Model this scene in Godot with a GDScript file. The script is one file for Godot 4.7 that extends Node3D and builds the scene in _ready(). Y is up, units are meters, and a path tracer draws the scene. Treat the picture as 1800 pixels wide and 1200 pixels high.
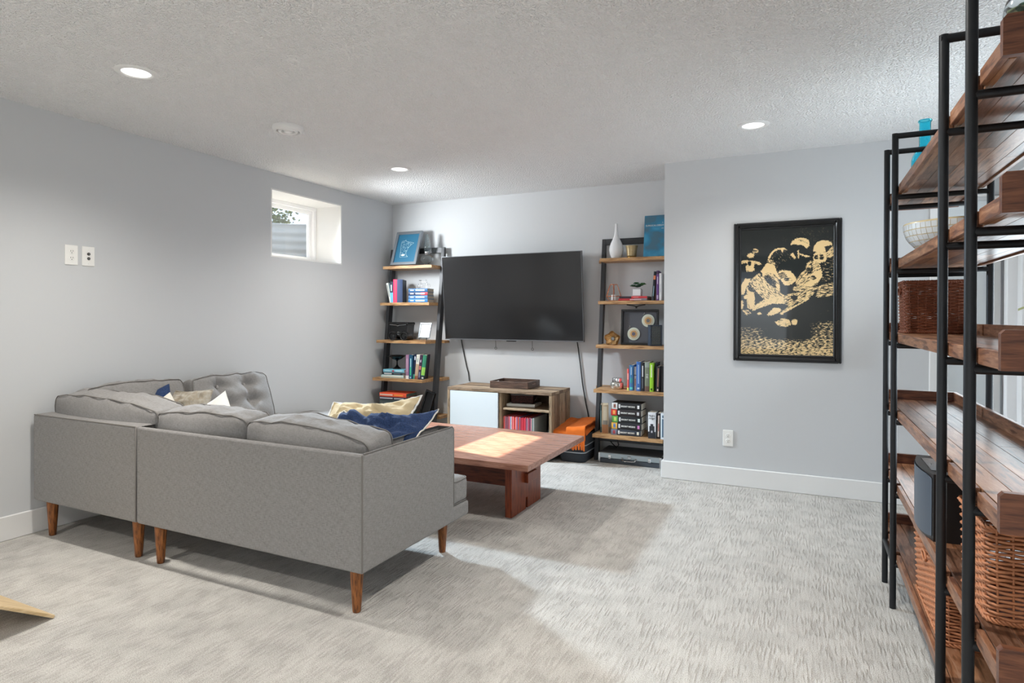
extends Node3D
# Basement family room seen from beside a tall pipe-and-timber bookcase.
# x runs to the right along the back wall, y up, z towards the viewer; metres.

var rng := RandomNumberGenerator.new()
var M := {}          # materials by name
var CEIL := 2.44
const XL := -3.99    # left wall
const ZB := -5.40    # back wall
const ZJ := -4.822   # face of the alcove wall right of the back wall
const XJ := -0.985   # its corner
const XR := 1.13     # right wall
const ZF := 3.2      # wall behind the camera

# light energies: sun, sky, small window (sky patch and opening), patio door, rear window, ceiling lamps
const EN := {"sun": 11.0, "sky": 1.3, "spot": 12.0, "glow": 2.9, "patio": 2.6, "rear": 2.2, "lamps": [3.3, 3.3, 1.5, 3.3, 4.8, 4.8, 4.8, 4.8]}

# ------------------------------------------------------------------ mesh builder
class MB:
	var v := PackedVector3Array()
	var n := PackedVector3Array()
	var u := PackedVector2Array()
	var ix := PackedInt32Array()

	func face(p: Array, out: Vector3, uvs = null) -> void:
		var nn: Vector3 = (p[1] - p[0]).cross(p[2] - p[0])
		if nn.length_squared() < 1e-20 and p.size() > 3:
			nn = (p[2] - p[0]).cross(p[3] - p[0])
		nn = nn.normalized()
		var flip := nn.dot(out) < 0.0
		if flip:
			nn = -nn
		var b := v.size()
		for i in p.size():
			v.append(p[i]); n.append(nn)
			u.append(uvs[i] if uvs != null else Vector2.ZERO)
		for i in range(1, p.size() - 1):
			if flip:
				ix.append_array([b, b + i, b + i + 1])
			else:
				ix.append_array([b, b + i + 1, b + i])

	func box(c: Vector3, s: Vector3, bev := 0.0, xf := Transform3D()) -> MB:
		var h := s / 2.0
		bev = minf(bev, minf(h.x, minf(h.y, h.z)) * 0.9)
		var X := {}
		for sx in [-1, 1]:
			for sy in [-1, 1]:
				for sz in [-1, 1]:
					var sg := Vector3(sx, sy, sz)
					for a in 3:
						var q := h - Vector3(bev, bev, bev)
						q[a] = h[a]
						X[[sx, sy, sz, a]] = xf * (c + q * sg)
		var cc := xf * c
		var B := xf.basis
		for a in 3:
			var b2 := (a + 1) % 3
			var c2 := (a + 2) % 3
			for s1 in [-1, 1]:
				var ps := []
				for k in [[-1, -1], [1, -1], [1, 1], [-1, 1]]:
					var key := [0, 0, 0, a]
					key[a] = s1; key[b2] = k[0]; key[c2] = k[1]
					ps.append(X[key])
				var o := Vector3.ZERO
				o[a] = s1
				face(ps, B * o, [Vector2(0, 1), Vector2(1, 1), Vector2(1, 0), Vector2(0, 0)])
		if bev > 0.0:
			for a in 3:
				var b2 := (a + 1) % 3
				var c2 := (a + 2) % 3
				for s1 in [-1, 1]:
					for s2 in [-1, 1]:
						var ps := []
						for e in [[-1, b2], [1, b2], [1, c2], [-1, c2]]:
							var key := [0, 0, 0, e[1]]
							key[a] = e[0]; key[b2] = s1; key[c2] = s2
							ps.append(X[key])
						var o := Vector3.ZERO
						o[b2] = s1; o[c2] = s2
						face(ps, B * o)
			for sx in [-1, 1]:
				for sy in [-1, 1]:
					for sz in [-1, 1]:
						face([X[[sx, sy, sz, 0]], X[[sx, sy, sz, 1]], X[[sx, sy, sz, 2]]], B * Vector3(sx, sy, sz))
		return self

	# an indexed smooth patch: rows x cols points, wrap flags
	func grid(pts: Array, rows: int, cols: int, wrap_c := false, flip := false) -> MB:
		var b := v.size()
		for i in rows:
			for j in cols:
				v.append(pts[i * cols + j]); n.append(Vector3.ZERO)
				u.append(Vector2(j / float(maxi(cols - 1, 1)), i / float(maxi(rows - 1, 1))))
		for i in rows - 1:
			for j in (cols if wrap_c else cols - 1):
				var j2 := (j + 1) % cols
				var a := b + i * cols + j
				var a2 := b + i * cols + j2
				var d := a + cols
				var d2 := a2 + cols
				for t in ([[a, a2, d], [a2, d2, d]] if flip else [[a, d, a2], [a2, d, d2]]):
					ix.append_array(t)
					var nn := -(v[t[1]] - v[t[0]]).cross(v[t[2]] - v[t[0]])
					for q in t:
						n[q] += nn
		for q in range(b, v.size()):
			n[q] = n[q].normalized() if n[q].length_squared() > 0.0 else Vector3.UP
		return self

	func tube(path: Array, r, sides := 8, closed := false, caps := true) -> MB:
		var m := path.size()
		var pts := []
		var t0: Vector3 = (path[1] - path[0]).normalized()
		var up := Vector3.UP if absf(t0.y) < 0.9 else Vector3.RIGHT
		var side := t0.cross(up).normalized()
		var rings := []
		for i in m:
			var t: Vector3
			if closed:
				t = (path[(i + 1) % m] - path[(i + m - 1) % m]).normalized()
			else:
				t = (path[mini(i + 1, m - 1)] - path[maxi(i - 1, 0)]).normalized()
			side = (side - t * side.dot(t)).normalized()
			var w := t.cross(side)
			var rr: float = r[i] if r is Array else r
			var ring := []
			for k in sides:
				var a := TAU * k / sides
				ring.append(path[i] + (side * cos(a) + w * sin(a)) * rr)
			rings.append(ring)
		if closed:
			rings.append(rings[0])
		for ring in rings:
			pts.append_array(ring)
		grid(pts, rings.size(), sides, true)
		if caps and not closed:
			face(rings[0], path[0] - path[1])
			face(rings[m - 1], path[m - 1] - path[m - 2])
		return self

	# profile: Vector2(radius, height); sharp corners where points repeat
	func lathe(prof: Array, seg := 24, xf := Transform3D()) -> MB:
		var i0 := 0
		while i0 < prof.size() - 1:
			var i1 := i0 + 1
			while i1 < prof.size() - 1 and prof[i1] != prof[i1 + 1]:
				i1 += 1
			var pts := []
			for i in range(i0, i1 + 1):
				for k in seg:
					var a := TAU * k / seg
					pts.append(xf * Vector3(prof[i].x * cos(a), prof[i].y, prof[i].x * sin(a)))
			grid(pts, i1 - i0 + 1, seg, true, true)
			i0 = i1 + (1 if i1 < prof.size() - 1 else 0)
			if i1 >= prof.size() - 1:
				break
		return self

	# flat polygon in xy, pushed from z=0 to z=depth
	func extrude(poly: PackedVector2Array, depth: float, xf := Transform3D()) -> MB:
		var tri := Geometry2D.triangulate_polygon(poly)
		var B := xf.basis
		for k in range(0, tri.size(), 3):
			var f := []
			var bk := []
			for q in 3:
				var p := poly[tri[k + q]]
				f.append(xf * Vector3(p.x, p.y, depth)); bk.append(xf * Vector3(p.x, p.y, 0))
			face(f, B * Vector3(0, 0, depth)); face(bk, B * Vector3(0, 0, -depth))
		var cw := Geometry2D.is_polygon_clockwise(poly)
		for i in poly.size():
			var a := poly[i]
			var b := poly[(i + 1) % poly.size()]
			var o := Vector3(b.y - a.y, a.x - b.x, 0) * (-1.0 if cw else 1.0)
			face([xf * Vector3(a.x, a.y, 0), xf * Vector3(b.x, b.y, 0), xf * Vector3(b.x, b.y, depth), xf * Vector3(a.x, a.y, depth)], B * o)
		return self

	# rounded box, smooth; optional deform(p) -> p
	func rbox(c: Vector3, s: Vector3, r: float, seg := 4, xf := Transform3D(), deform = null) -> MB:
		var h := s / 2.0
		r = minf(r, minf(h.x, minf(h.y, h.z)))
		var axis_pts := []
		for a in 3:
			var l := []
			var core := h[a] - r
			for i in 4:
				l.append(-h[a] + r * (1.0 - cos(PI / 2 * i / 4.0)))
			for i in seg + 1:
				l.append(lerpf(-core, core, i / float(seg)))
			for i in range(3, -1, -1):
				l.append(h[a] - r * (1.0 - cos(PI / 2 * i / 4.0)))
			axis_pts.append(l)
		for a in 3:
			var b2 := (a + 1) % 3
			var c2 := (a + 2) % 3
			for s1 in [-1, 1]:
				var pts := []
				for y in axis_pts[c2]:
					for x in axis_pts[b2]:
						var p := Vector3.ZERO
						p[a] = h[a] * s1; p[b2] = x; p[c2] = y
						var inner := p.clamp(-(h - Vector3(r, r, r)), h - Vector3(r, r, r))
						var d := p - inner
						p = inner + d.normalized() * r
						if deform != null:
							p = deform.call(p)
						pts.append(xf * (c + p))
				grid(pts, axis_pts[c2].size(), axis_pts[b2].size(), false, s1 < 0)
		return self

	# upright slab: rounded plan outline in (x, z), soft top and bottom edges
	func slab(outline: Array, y0: float, y1: float, r: float, plan_r := 0.015) -> MB:
		var p := []
		var n0 := outline.size()
		for i in n0:
			var c: Vector2 = outline[i]
			var a: Vector2 = (outline[(i + n0 - 1) % n0] - c).normalized()
			var b: Vector2 = (outline[(i + 1) % n0] - c).normalized()
			for k in 5:
				var t := k / 4.0
				p.append((c + a * plan_r).lerp(c, t).lerp(c.lerp(c + b * plan_r, t), t))
			var e: Vector2 = outline[(i + 1) % n0] - b * plan_r
			for k in range(1, 12):
				p.append((c + b * plan_r).lerp(e, k / 12.0))
		var m := p.size()
		var cw := Geometry2D.is_polygon_clockwise(PackedVector2Array(p))
		var nr := []
		for i in m:
			var d: Vector2 = (p[(i + 1) % m] - p[(i + m - 1) % m]).normalized()
			nr.append(Vector2(-d.y, d.x) * (1.0 if cw else -1.0))
		var pts := []
		var rows := 0
		for s in 2:
			for k in 5:
				var a := PI / 2 * (k / 4.0)
				var ins := r * (1.0 - sin(a)) if s == 0 else r * (1.0 - cos(a))
				var y := y0 + r * (1.0 - cos(a)) if s == 0 else y1 - r * (1.0 - sin(a))
				for i in m:
					var q: Vector2 = p[i] - nr[i] * ins
					pts.append(Vector3(q.x, y, q.y))
				rows += 1
		grid(pts, rows, m, true, not cw)
		for s in 2:
			var ring := PackedVector2Array()
			for i in m:
				ring.append(p[i] - nr[i] * r)
			var tri := Geometry2D.triangulate_polygon(ring)
			for k in range(0, tri.size(), 3):
				face([Vector3(ring[tri[k]].x, y1 if s else y0, ring[tri[k]].y), Vector3(ring[tri[k + 1]].x, y1 if s else y0, ring[tri[k + 1]].y), Vector3(ring[tri[k + 2]].x, y1 if s else y0, ring[tri[k + 2]].y)], Vector3.UP if s else Vector3.DOWN)
		return self

	func weld() -> MB:
		var sum := {}
		for i in v.size():
			var k := (v[i] * 20000.0).round()
			sum[k] = sum.get(k, Vector3.ZERO) + n[i]
		for i in v.size():
			n[i] = sum[(v[i] * 20000.0).round()].normalized()
		return self

	func mesh() -> ArrayMesh:
		var a := []
		a.resize(Mesh.ARRAY_MAX)
		a[Mesh.ARRAY_VERTEX] = v
		a[Mesh.ARRAY_NORMAL] = n
		a[Mesh.ARRAY_TEX_UV] = u
		a[Mesh.ARRAY_INDEX] = ix
		var m := ArrayMesh.new()
		m.add_surface_from_arrays(Mesh.PRIMITIVE_TRIANGLES, a)
		return m

# ------------------------------------------------------------------ nodes
func V(x: float, y: float, z: float) -> Vector3:
	return Vector3(x, y, z)

func numbered(called: String) -> String:
	if not has_node(called):
		return called
	var k := 1
	while has_node("%s_%03d" % [called, k]):
		k += 1
	return "%s_%03d" % [called, k]

func tag(o: Node, label: String, cat: String, group := "", kind := "") -> void:
	o.set_meta("label", label)
	if cat: o.set_meta("category", cat)
	if group: o.set_meta("group", group)
	if kind: o.set_meta("kind", kind)

func thing(called: String, label: String, cat: String, at := Vector3.ZERO, turn := 0.0, group := "") -> Node3D:
	var o := Node3D.new()
	o.name = numbered(called)
	add_child(o)
	o.position = at
	o.rotation.y = turn
	tag(o, label, cat, group)
	return o

func part(called: String, m, mat: Material, parent: Node, label := "") -> MeshInstance3D:
	var o := MeshInstance3D.new()
	o.mesh = m.mesh() if m is MB else m
	o.material_override = mat
	var nm := called
	if parent.has_node(nm):
		var k := 1
		while parent.has_node("%s_%03d" % [called, k]):
			k += 1
		nm = "%s_%03d" % [called, k]
	o.name = nm
	parent.add_child(o, true)
	if label: o.set_meta("label", label)
	return o

func solo(called: String, m, mat: Material, label: String, cat: String, at := Vector3.ZERO, group := "") -> MeshInstance3D:
	var o := part(called, m, mat, self)
	o.position = at
	tag(o, label, cat, group)
	return o

func struct(called: String, m, mat: Material, label: String, parent: Node = null) -> MeshInstance3D:
	var o := part(called, m, mat, self if parent == null else parent)
	if parent == null:
		tag(o, label, "", "", "structure")
	return o

func mb() -> MB:
	return MB.new()

# ------------------------------------------------------------------ materials
func col(r: int, g: int, b: int) -> Color:
	return Color(r / 255.0, g / 255.0, b / 255.0)

func mat(called: String, c: Color, rough := 0.6, metal := 0.0) -> StandardMaterial3D:
	var m := StandardMaterial3D.new()
	m.resource_name = called
	m.albedo_color = c
	m.roughness = rough
	m.metallic = metal
	M[called] = m
	return m

func noise(seed_: int, freq: float, oct := 4, type := FastNoiseLite.TYPE_SIMPLEX_SMOOTH) -> FastNoiseLite:
	var n := FastNoiseLite.new()
	n.seed = seed_
	n.frequency = freq
	n.noise_type = type
	n.fractal_octaves = oct
	return n

func noise_tex(seed_: int, freq: float, stops: Array, size := 512, oct := 4, type := FastNoiseLite.TYPE_SIMPLEX_SMOOTH) -> NoiseTexture2D:
	var t := NoiseTexture2D.new()
	t.width = size; t.height = size
	t.seamless = true
	t.noise = noise(seed_, freq, oct, type)
	if stops.size():
		var g := Gradient.new()
		var offs := PackedFloat32Array()
		var cols := PackedColorArray()
		for s in stops:
			offs.append(s[0]); cols.append(s[1])
		g.offsets = offs
		g.colors = cols
		t.color_ramp = g
	return t

# wood with grain along one axis of the object: noise stretched along it
func wood(called: String, dark: Color, mid: Color, light: Color, axis: int, rough := 0.45, seed_ := 3, along := 0.9, across := 9.0) -> StandardMaterial3D:
	var m := mat(called, Color.WHITE, rough)
	m.albedo_texture = wood_tex(dark, mid, light, seed_)
	m.uv1_triplanar = true
	m.uv1_scale = V(along if axis == 0 else across, along if axis == 1 else across, along if axis == 2 else across)
	m.uv1_triplanar_sharpness = 8.0
	return m

var wood_cache := {}
func wood_tex(dark: Color, mid: Color, light: Color, seed_: int) -> Texture2D:
	var key := [dark, mid, light, seed_]
	if not wood_cache.has(key):
		wood_cache[key] = noise_tex(seed_, 0.012, [[0.2, dark], [0.42, mid], [0.5, mid.lerp(light, 0.6)], [0.6, mid], [0.8, light]], 512, 5)
	return wood_cache[key]

func relief(m: StandardMaterial3D, t: Texture2D, cm: float) -> void:
	m.heightmap_enabled = true
	m.heightmap_texture = t
	m.heightmap_scale = cm

func make_materials() -> void:
	var m: StandardMaterial3D
	m = mat("wall_paint", col(204, 206, 208), 0.75)
	m.metallic_specular = 0.3
	m = mat("ceiling_paint", col(249, 249, 249), 0.9)
	m.metallic_specular = 0.2
	m.uv1_triplanar = true; m.uv1_world_triplanar = true
	m.uv1_scale = V(1.6, 1.6, 1.6)
	relief(m, noise_tex(11, 0.035, [[0.3, Color.BLACK], [0.75, Color.WHITE]], 1024, 3), 0.9)
	m = mat("trim_white", col(230, 230, 229), 0.4)
	m = mat("vinyl_white", col(244, 245, 246), 0.35)
	mat("plate_white", col(240, 239, 235), 0.35)
	mat("slot_dark", col(60, 58, 55), 0.6)
	m = mat("glass_pane", Color(1, 1, 1, 0.04), 0.0)
	m.transparency = BaseMaterial3D.TRANSPARENCY_ALPHA
	# carpet: short brushed streaks along z with pile speckle
	m = mat("carpet", Color.WHITE, 0.95)
	m.metallic_specular = 0.1
	var im := carpet_image()
	m.albedo_texture = ImageTexture.create_from_image(im[0])
	m.uv1_triplanar = true; m.uv1_world_triplanar = true
	m.uv1_scale = V(0.72, 0.72, 0.72)
	relief(m, ImageTexture.create_from_image(im[1]), 0.45)
	m.detail_enabled = true
	m.detail_blend_mode = BaseMaterial3D.BLEND_MODE_MUL
	m.detail_albedo = noise_tex(71, 0.30, [[0.2, col(205, 203, 200)], [0.55, col(250, 250, 250)], [0.8, Color.WHITE]], 512, 2)
	m.detail_uv_layer = BaseMaterial3D.DETAIL_UV_2
	m.uv2_triplanar = true; m.uv2_world_triplanar = true
	m.uv2_scale = V(1.3, 1.3, 1.3)
	# sofa linen
	m = mat("linen", col(149, 146, 144), 0.9)
	m.albedo_texture = weave_texture()
	m.uv1_triplanar = true
	m.uv1_scale = V(4.6, 4.6, 4.6)
	m.rim_enabled = true; m.rim = 0.25
	relief(m, m.albedo_texture, 0.12)
	m = mat("linen_piping", col(118, 114, 110), 0.9)
	m = mat("cream_cloth", col(226, 221, 210), 0.95)
	m = mat("white_cloth", col(238, 237, 233), 0.95)
	m = mat("grey_stripe", col(158, 158, 155), 0.95)
	m = mat("khaki_cloth", col(196, 178, 143), 0.95)
	m = mat("beige_cloth", col(188, 182, 172), 0.95)
	m.albedo_texture = noise_tex(5, 0.02, [[0.35, col(206, 196, 180)], [0.55, Color.WHITE], [0.75, col(225, 220, 210)]], 256, 4)
	m.uv1_triplanar = true; m.uv1_scale = V(2, 2, 2)
	m = mat("denim", col(46, 70, 110), 0.95)
	m.albedo_texture = noise_tex(6, 0.15, [[0.2, col(150, 150, 160)], [0.6, col(235, 235, 245)], [0.85, Color.WHITE]], 256, 3)
	m.uv1_triplanar = true; m.uv1_scale = V(4, 4, 4)
	# woods
	wood("leg_oak", col(92, 52, 22), col(132, 78, 36), col(160, 100, 50), 1, 0.4, 4, 2.0, 14.0)
	wood("table_top", col(134, 90, 74), col(154, 110, 92), col(172, 128, 110), 0, 0.22, 7, 0.7, 7.0)
	wood("table_leg", col(92, 38, 18), col(126, 54, 26), col(148, 74, 40), 1, 0.35, 8, 0.8, 8.0)
	wood("table_rail", col(84, 36, 20), col(110, 48, 26), col(128, 62, 36), 0, 0.4, 9, 0.8, 8.0)
	wood("shelf_oak", col(138, 100, 64), col(178, 136, 92), col(202, 164, 118), 0, 0.5, 12, 0.9, 10.0)
	for k in 4:
		var t: Color = [col(128, 84, 56), col(106, 68, 46), col(150, 104, 72), col(92, 60, 42)][k]
		wood("acacia_%d" % k, t.darkened(0.35), t, t.lightened(0.18), 2, 0.32, 20 + k, 0.8, 8.0)
	wood("acacia_rail", col(84, 52, 38), col(124, 82, 58), col(160, 118, 90), 2, 0.38, 26, 0.9, 7.0)
	wood("acacia_end", col(70, 38, 26), col(94, 54, 36), col(118, 74, 50), 0, 0.38, 27, 0.9, 8.0)
	for k in 4:
		var t: Color = [col(150, 126, 98), col(128, 104, 80), col(166, 142, 114), col(112, 88, 66)][k]
		wood("barn_x_%d" % k, t.darkened(0.35), t, t.lightened(0.15), 0, 0.6, 30 + k, 1.0, 11.0)
		wood("barn_y_%d" % k, t.darkened(0.4), t, t.lightened(0.12), 1, 0.6, 34 + k, 1.0, 11.0)
	wood("tray_wood", col(50, 36, 30), col(76, 56, 46), col(100, 76, 62), 0, 0.5, 41, 1.0, 12.0)
	wood("plywood", col(206, 176, 130), col(222, 194, 150), col(232, 208, 168), 2, 0.5, 42, 0.8, 6.0)
	# metals, plastics
	mat("ladder_frame", col(58, 59, 62), 0.45, 0.2)
	mat("pipe_black", col(40, 42, 45), 0.42, 0.5)
	mat("tv_glass", col(36, 36, 37), 0.10)
	mat("tv_bezel", col(120, 122, 126), 0.35, 0.6)
	mat("black_plastic", col(22, 22, 23), 0.4)
	mat("black_gloss", col(16, 16, 17), 0.15)
	mat("cable_black", col(30, 30, 31), 0.5)
	mat("steel", col(190, 192, 195), 0.25, 1.0)
	mat("chrome", col(225, 226, 228), 0.1, 1.0)
	mat("silver_frame", col(142, 148, 154), 0.35, 0.7)
	mat("copper", col(196, 128, 96), 0.25, 1.0)
	mat("gold", col(214, 180, 130), 0.35, 0.8)
	mat("paper", col(232, 226, 212), 0.9)
	mat("paper_grey", col(176, 168, 152), 0.9)
	mat("lacquer_white", col(210, 216, 219), 0.25)
	mat("ceramic_white", col(238, 240, 242), 0.12)
	mat("print_white", col(236, 236, 232), 0.6)
	mat("print_black", col(20, 20, 22), 0.6)
	m = mat("galvanized", col(112, 122, 132), 0.6, 0.2)

func carpet_image() -> Array:
	var S := 1024
	var a := Image.create(S, S, false, Image.FORMAT_RGB8)
	var hmap := Image.create(S, S, false, Image.FORMAT_RGB8)
	var n1 := noise(101, 0.022, 4).get_seamless_image(S / 8, S)   # stretched eight-fold along z
	var n2 := noise(103, 0.010, 3).get_seamless_image(S, S)
	var n3 := noise(107, 0.35, 2).get_seamless_image(S, S)
	var w := S / 8
	var streak := Image.create(w, S, false, Image.FORMAT_L8)
	# triplanar on the floor looks the texture up with (x, z): image x is world x, image y is world z
	var n1r := noise(101, 0.085, 3).get_seamless_image(S, w)
	n1r.resize(S, S, Image.INTERPOLATE_CUBIC)
	var n4 := noise(109, 0.006, 2).get_seamless_image(S, S)
	var lo := Vector3(189, 185, 180)
	var hi := Vector3(204, 201, 196)
	for y in S:
		for x in S:
			var st := smoothstep(0.30, 0.70, n1r.get_pixel(x, y).r)
			var pt := smoothstep(0.35, 0.62, n2.get_pixel(x, y).r)
			var sp := n3.get_pixel(x, y).r
			var t := clampf(1.0 - (1.0 - st) * (0.35 + 0.65 * pt), 0.0, 1.0)
			var c := lo.lerp(hi, t) * (0.86 + 0.16 * sp + 0.10 * n4.get_pixel(x, y).r)
			a.set_pixel(x, y, Color(c.x / 255.0, c.y / 255.0, c.z / 255.0))
			var hh := clampf(0.55 * t + 0.45 * sp, 0, 1)
			hmap.set_pixel(x, y, Color(hh, hh, hh))
	return [a, hmap]

func weave_texture() -> ImageTexture:
	var S := 512
	var im := Image.create(S, S, false, Image.FORMAT_RGB8)
	var a := noise(201, 0.22, 2).get_seamless_image(S, S / 16)
	a.resize(S, S)
	var b := noise(203, 0.22, 2).get_seamless_image(S / 16, S)
	b.resize(S, S)
	for y in S:
		for x in S:
			# threads: vertical slubs and horizontal slubs
			var q := 0.62 + 0.30 * a.get_pixel(x, y).r + 0.30 * b.get_pixel(x, y).r
			q += (0.02 if (x / 2 + y / 2) % 2 == 0 else -0.02)
			q = clampf(q, 0, 1)
			im.set_pixel(x, y, Color(q, q, q))
	return ImageTexture.create_from_image(im)

# ------------------------------------------------------------------ scene
func area(called: String, at: Vector3, towards: Vector3, size: Vector2, energy: float, c: Color) -> void:
	var l := AreaLight3D.new()
	l.name = called
	l.area_size = size
	l.light_energy = energy
	l.light_color = c
	l.area_range = 14.0
	l.shadow_enabled = true
	add_child(l, true)
	var up := Vector3.UP if absf(towards.normalized().y) < 0.95 else Vector3.BACK
	l.look_at_from_position(at, at + towards, up)

func _ready() -> void:
	rng.seed = 7
	# camera: 1080 px focal length at 1800 px width, lens shifted 38 px
	var cam := Camera3D.new()
	cam.name = "camera"
	add_child(cam)
	cam.position = V(0, 1.245, 0)
	cam.rotation_order = EULER_ORDER_YXZ
	cam.rotation = V(deg_to_rad(-0.25437), deg_to_rad(25.43758), deg_to_rad(0.17952))
	cam.projection = Camera3D.PROJECTION_FRUSTUM
	cam.near = 0.05
	cam.far = 200.0
	cam.size = 1200.0 / 1080.32 * cam.near
	cam.frustum_offset = Vector2(0, -38.28 / 1080.32 * cam.near)
	cam.current = true
	# sky and exposure
	var we := WorldEnvironment.new()
	we.name = "environment"
	var e := Environment.new()
	e.background_mode = Environment.BG_SKY
	var sk := Sky.new()
	var pm := ProceduralSkyMaterial.new()
	pm.sky_top_color = col(150, 186, 226)
	pm.sky_horizon_color = col(226, 234, 242)
	pm.ground_horizon_color = col(200, 204, 206)
	pm.ground_bottom_color = col(140, 142, 140)
	pm.sky_energy_multiplier = EN.sky
	pm.ground_energy_multiplier = EN.sky * 0.9
	sk.sky_material = pm
	e.sky = sk
	e.tonemap_mode = Environment.TONE_MAPPER_LINEAR
	e.tonemap_exposure = 1.08
	e.sdfgi_enabled = true
	e.ssao_enabled = true
	e.ssil_enabled = true
	we.environment = e
	add_child(we)
	# sun through the small window on the left
	var sun := DirectionalLight3D.new()
	sun.name = "sun"
	sun.light_energy = EN.sun
	sun.light_color = Color(1.0, 0.965, 0.90)
	sun.light_angular_distance = 0.6
	sun.sky_mode = DirectionalLight3D.SKY_MODE_LIGHT_ONLY
	sun.shadow_enabled = true
	add_child(sun)
	sun.look_at_from_position(V(-10, 8, -5), V(-10, 8, -5) + V(0.60, -0.405, 0.122), Vector3.UP)
	# daylight: the small window, the patio door on the right, the window behind the camera
	var wl := SpotLight3D.new()
	wl.name = "window_daylight"
	wl.light_energy = EN.spot
	wl.light_color = Color(0.84, 0.93, 1.0)
	wl.light_size = 0.09
	wl.spot_angle = 50.0
	wl.spot_angle_attenuation = 1.0
	wl.spot_range = 12.0
	wl.shadow_enabled = true
	add_child(wl)
	wl.look_at_from_position(V(-3.94, 2.0, -4.15), V(-3.94, 2.0, -4.15) + V(0.68, -0.60, 0.20), Vector3.UP)
	var wg := SpotLight3D.new()
	wg.name = "window_sky_glow"
	wg.light_energy = EN.glow
	wg.light_color = Color(0.96, 0.985, 1.0)
	wg.light_size = 0.16
	wg.spot_angle = 60.0
	wg.spot_angle_attenuation = 1.0
	wg.spot_range = 12.0
	wg.shadow_enabled = true
	add_child(wg)
	wg.look_at_from_position(V(-3.93, 1.98, -4.17), V(-3.93, 1.98, -4.17) + V(0.75, -0.20, -0.62), Vector3.UP)
	area("patio_daylight", V(1.06, 1.2, -3.6), V(-1, 1.1, 0.45), Vector2(1.4, 1.7), EN.patio, Color(0.92, 0.97, 1.0))
	area("rear_daylight", V(-1.6, 1.35, 3.12), V(0, 0.75, -1), Vector2(2.6, 1.7), EN.rear, Color(0.95, 0.98, 1.0))
	make_materials()
	build_room()
	build_outside()
	build_lights()
	build_sofa()
	build_table()
	build_console()
	build_tv()
	build_ladders()
	build_bookcase()
	build_small()

const LAMPS := [[-2.967, -1.935], [-2.967, -4.105], [-0.292, -4.09], [-0.292, -1.935], [-2.967, 0.4], [-0.292, 0.4], [-2.967, 2.4], [-0.292, 2.4]]

func build_lights() -> void:
	var warm := Color(1.0, 0.985, 0.955)
	var ge := mat("lamp_glow", Color.WHITE, 0.5)
	ge.emission_enabled = true
	ge.emission = warm.lerp(Color.WHITE, 0.6)
	ge.emission_energy_multiplier = 2.2
	for i in LAMPS.size():
		var x: float = LAMPS[i][0]
		var z: float = LAMPS[i][1]
		if i < 4:
			var where: String = ["nearest the left foreground", "above the small window end of the room", "in front of the framed football picture", "above the bookcase, out of the frame"][i]
			var t := thing("recessed_ceiling_light", "white round recessed ceiling light, lit, " + where, "ceiling light", V(x, CEIL, z), 0.0, "recessed ceiling lights")
			part("trim_ring", mb().lathe([Vector2(0.064, -0.001), Vector2(0.066, -0.006), Vector2(0.075, -0.008), Vector2(0.090, -0.006), Vector2(0.096, 0.0)], 40), M.trim_white, t)
			part("lamp_lens", mb().lathe([Vector2(0.0005, -0.005), Vector2(0.05, -0.005), Vector2(0.064, -0.001)], 40), ge, t)
		var l := SpotLight3D.new()
		l.name = "ceiling_lamp_light"
		l.light_energy = EN.lamps[i]
		l.light_color = warm
		l.light_size = 0.055
		l.spot_angle = 72.0
		l.spot_angle_attenuation = 1.0
		l.spot_range = 12.0
		l.shadow_enabled = true
		add_child(l, true)
		l.position = V(x, CEIL - 0.014, z)
		l.rotation = V(-PI / 2, 0, 0)
	var v := thing("round_ceiling_vent", "round white ceiling air diffuser with concentric rings between two ceiling lights", "vent", V(-2.95, CEIL, -2.90))
	part("outer_ring", mb().lathe([Vector2(0.095, 0.0), Vector2(0.096, -0.012), Vector2(0.088, -0.03), Vector2(0.076, -0.034), Vector2(0.07, -0.030), Vector2(0.07, -0.004)], 40), M.trim_white, v)
	part("middle_ring", mb().lathe([Vector2(0.062, -0.006), Vector2(0.060, -0.030), Vector2(0.052, -0.036), Vector2(0.040, -0.030), Vector2(0.038, -0.008)], 40), M.trim_white, v)
	part("centre_disc", mb().lathe([Vector2(0.030, -0.012), Vector2(0.028, -0.032), Vector2(0.018, -0.038), Vector2(0.0005, -0.038)], 32), M.trim_white, v)
	part("duct_plate", mb().lathe([Vector2(0.0005, -0.003), Vector2(0.09, -0.003)], 32), M.slot_dark, v)

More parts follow.
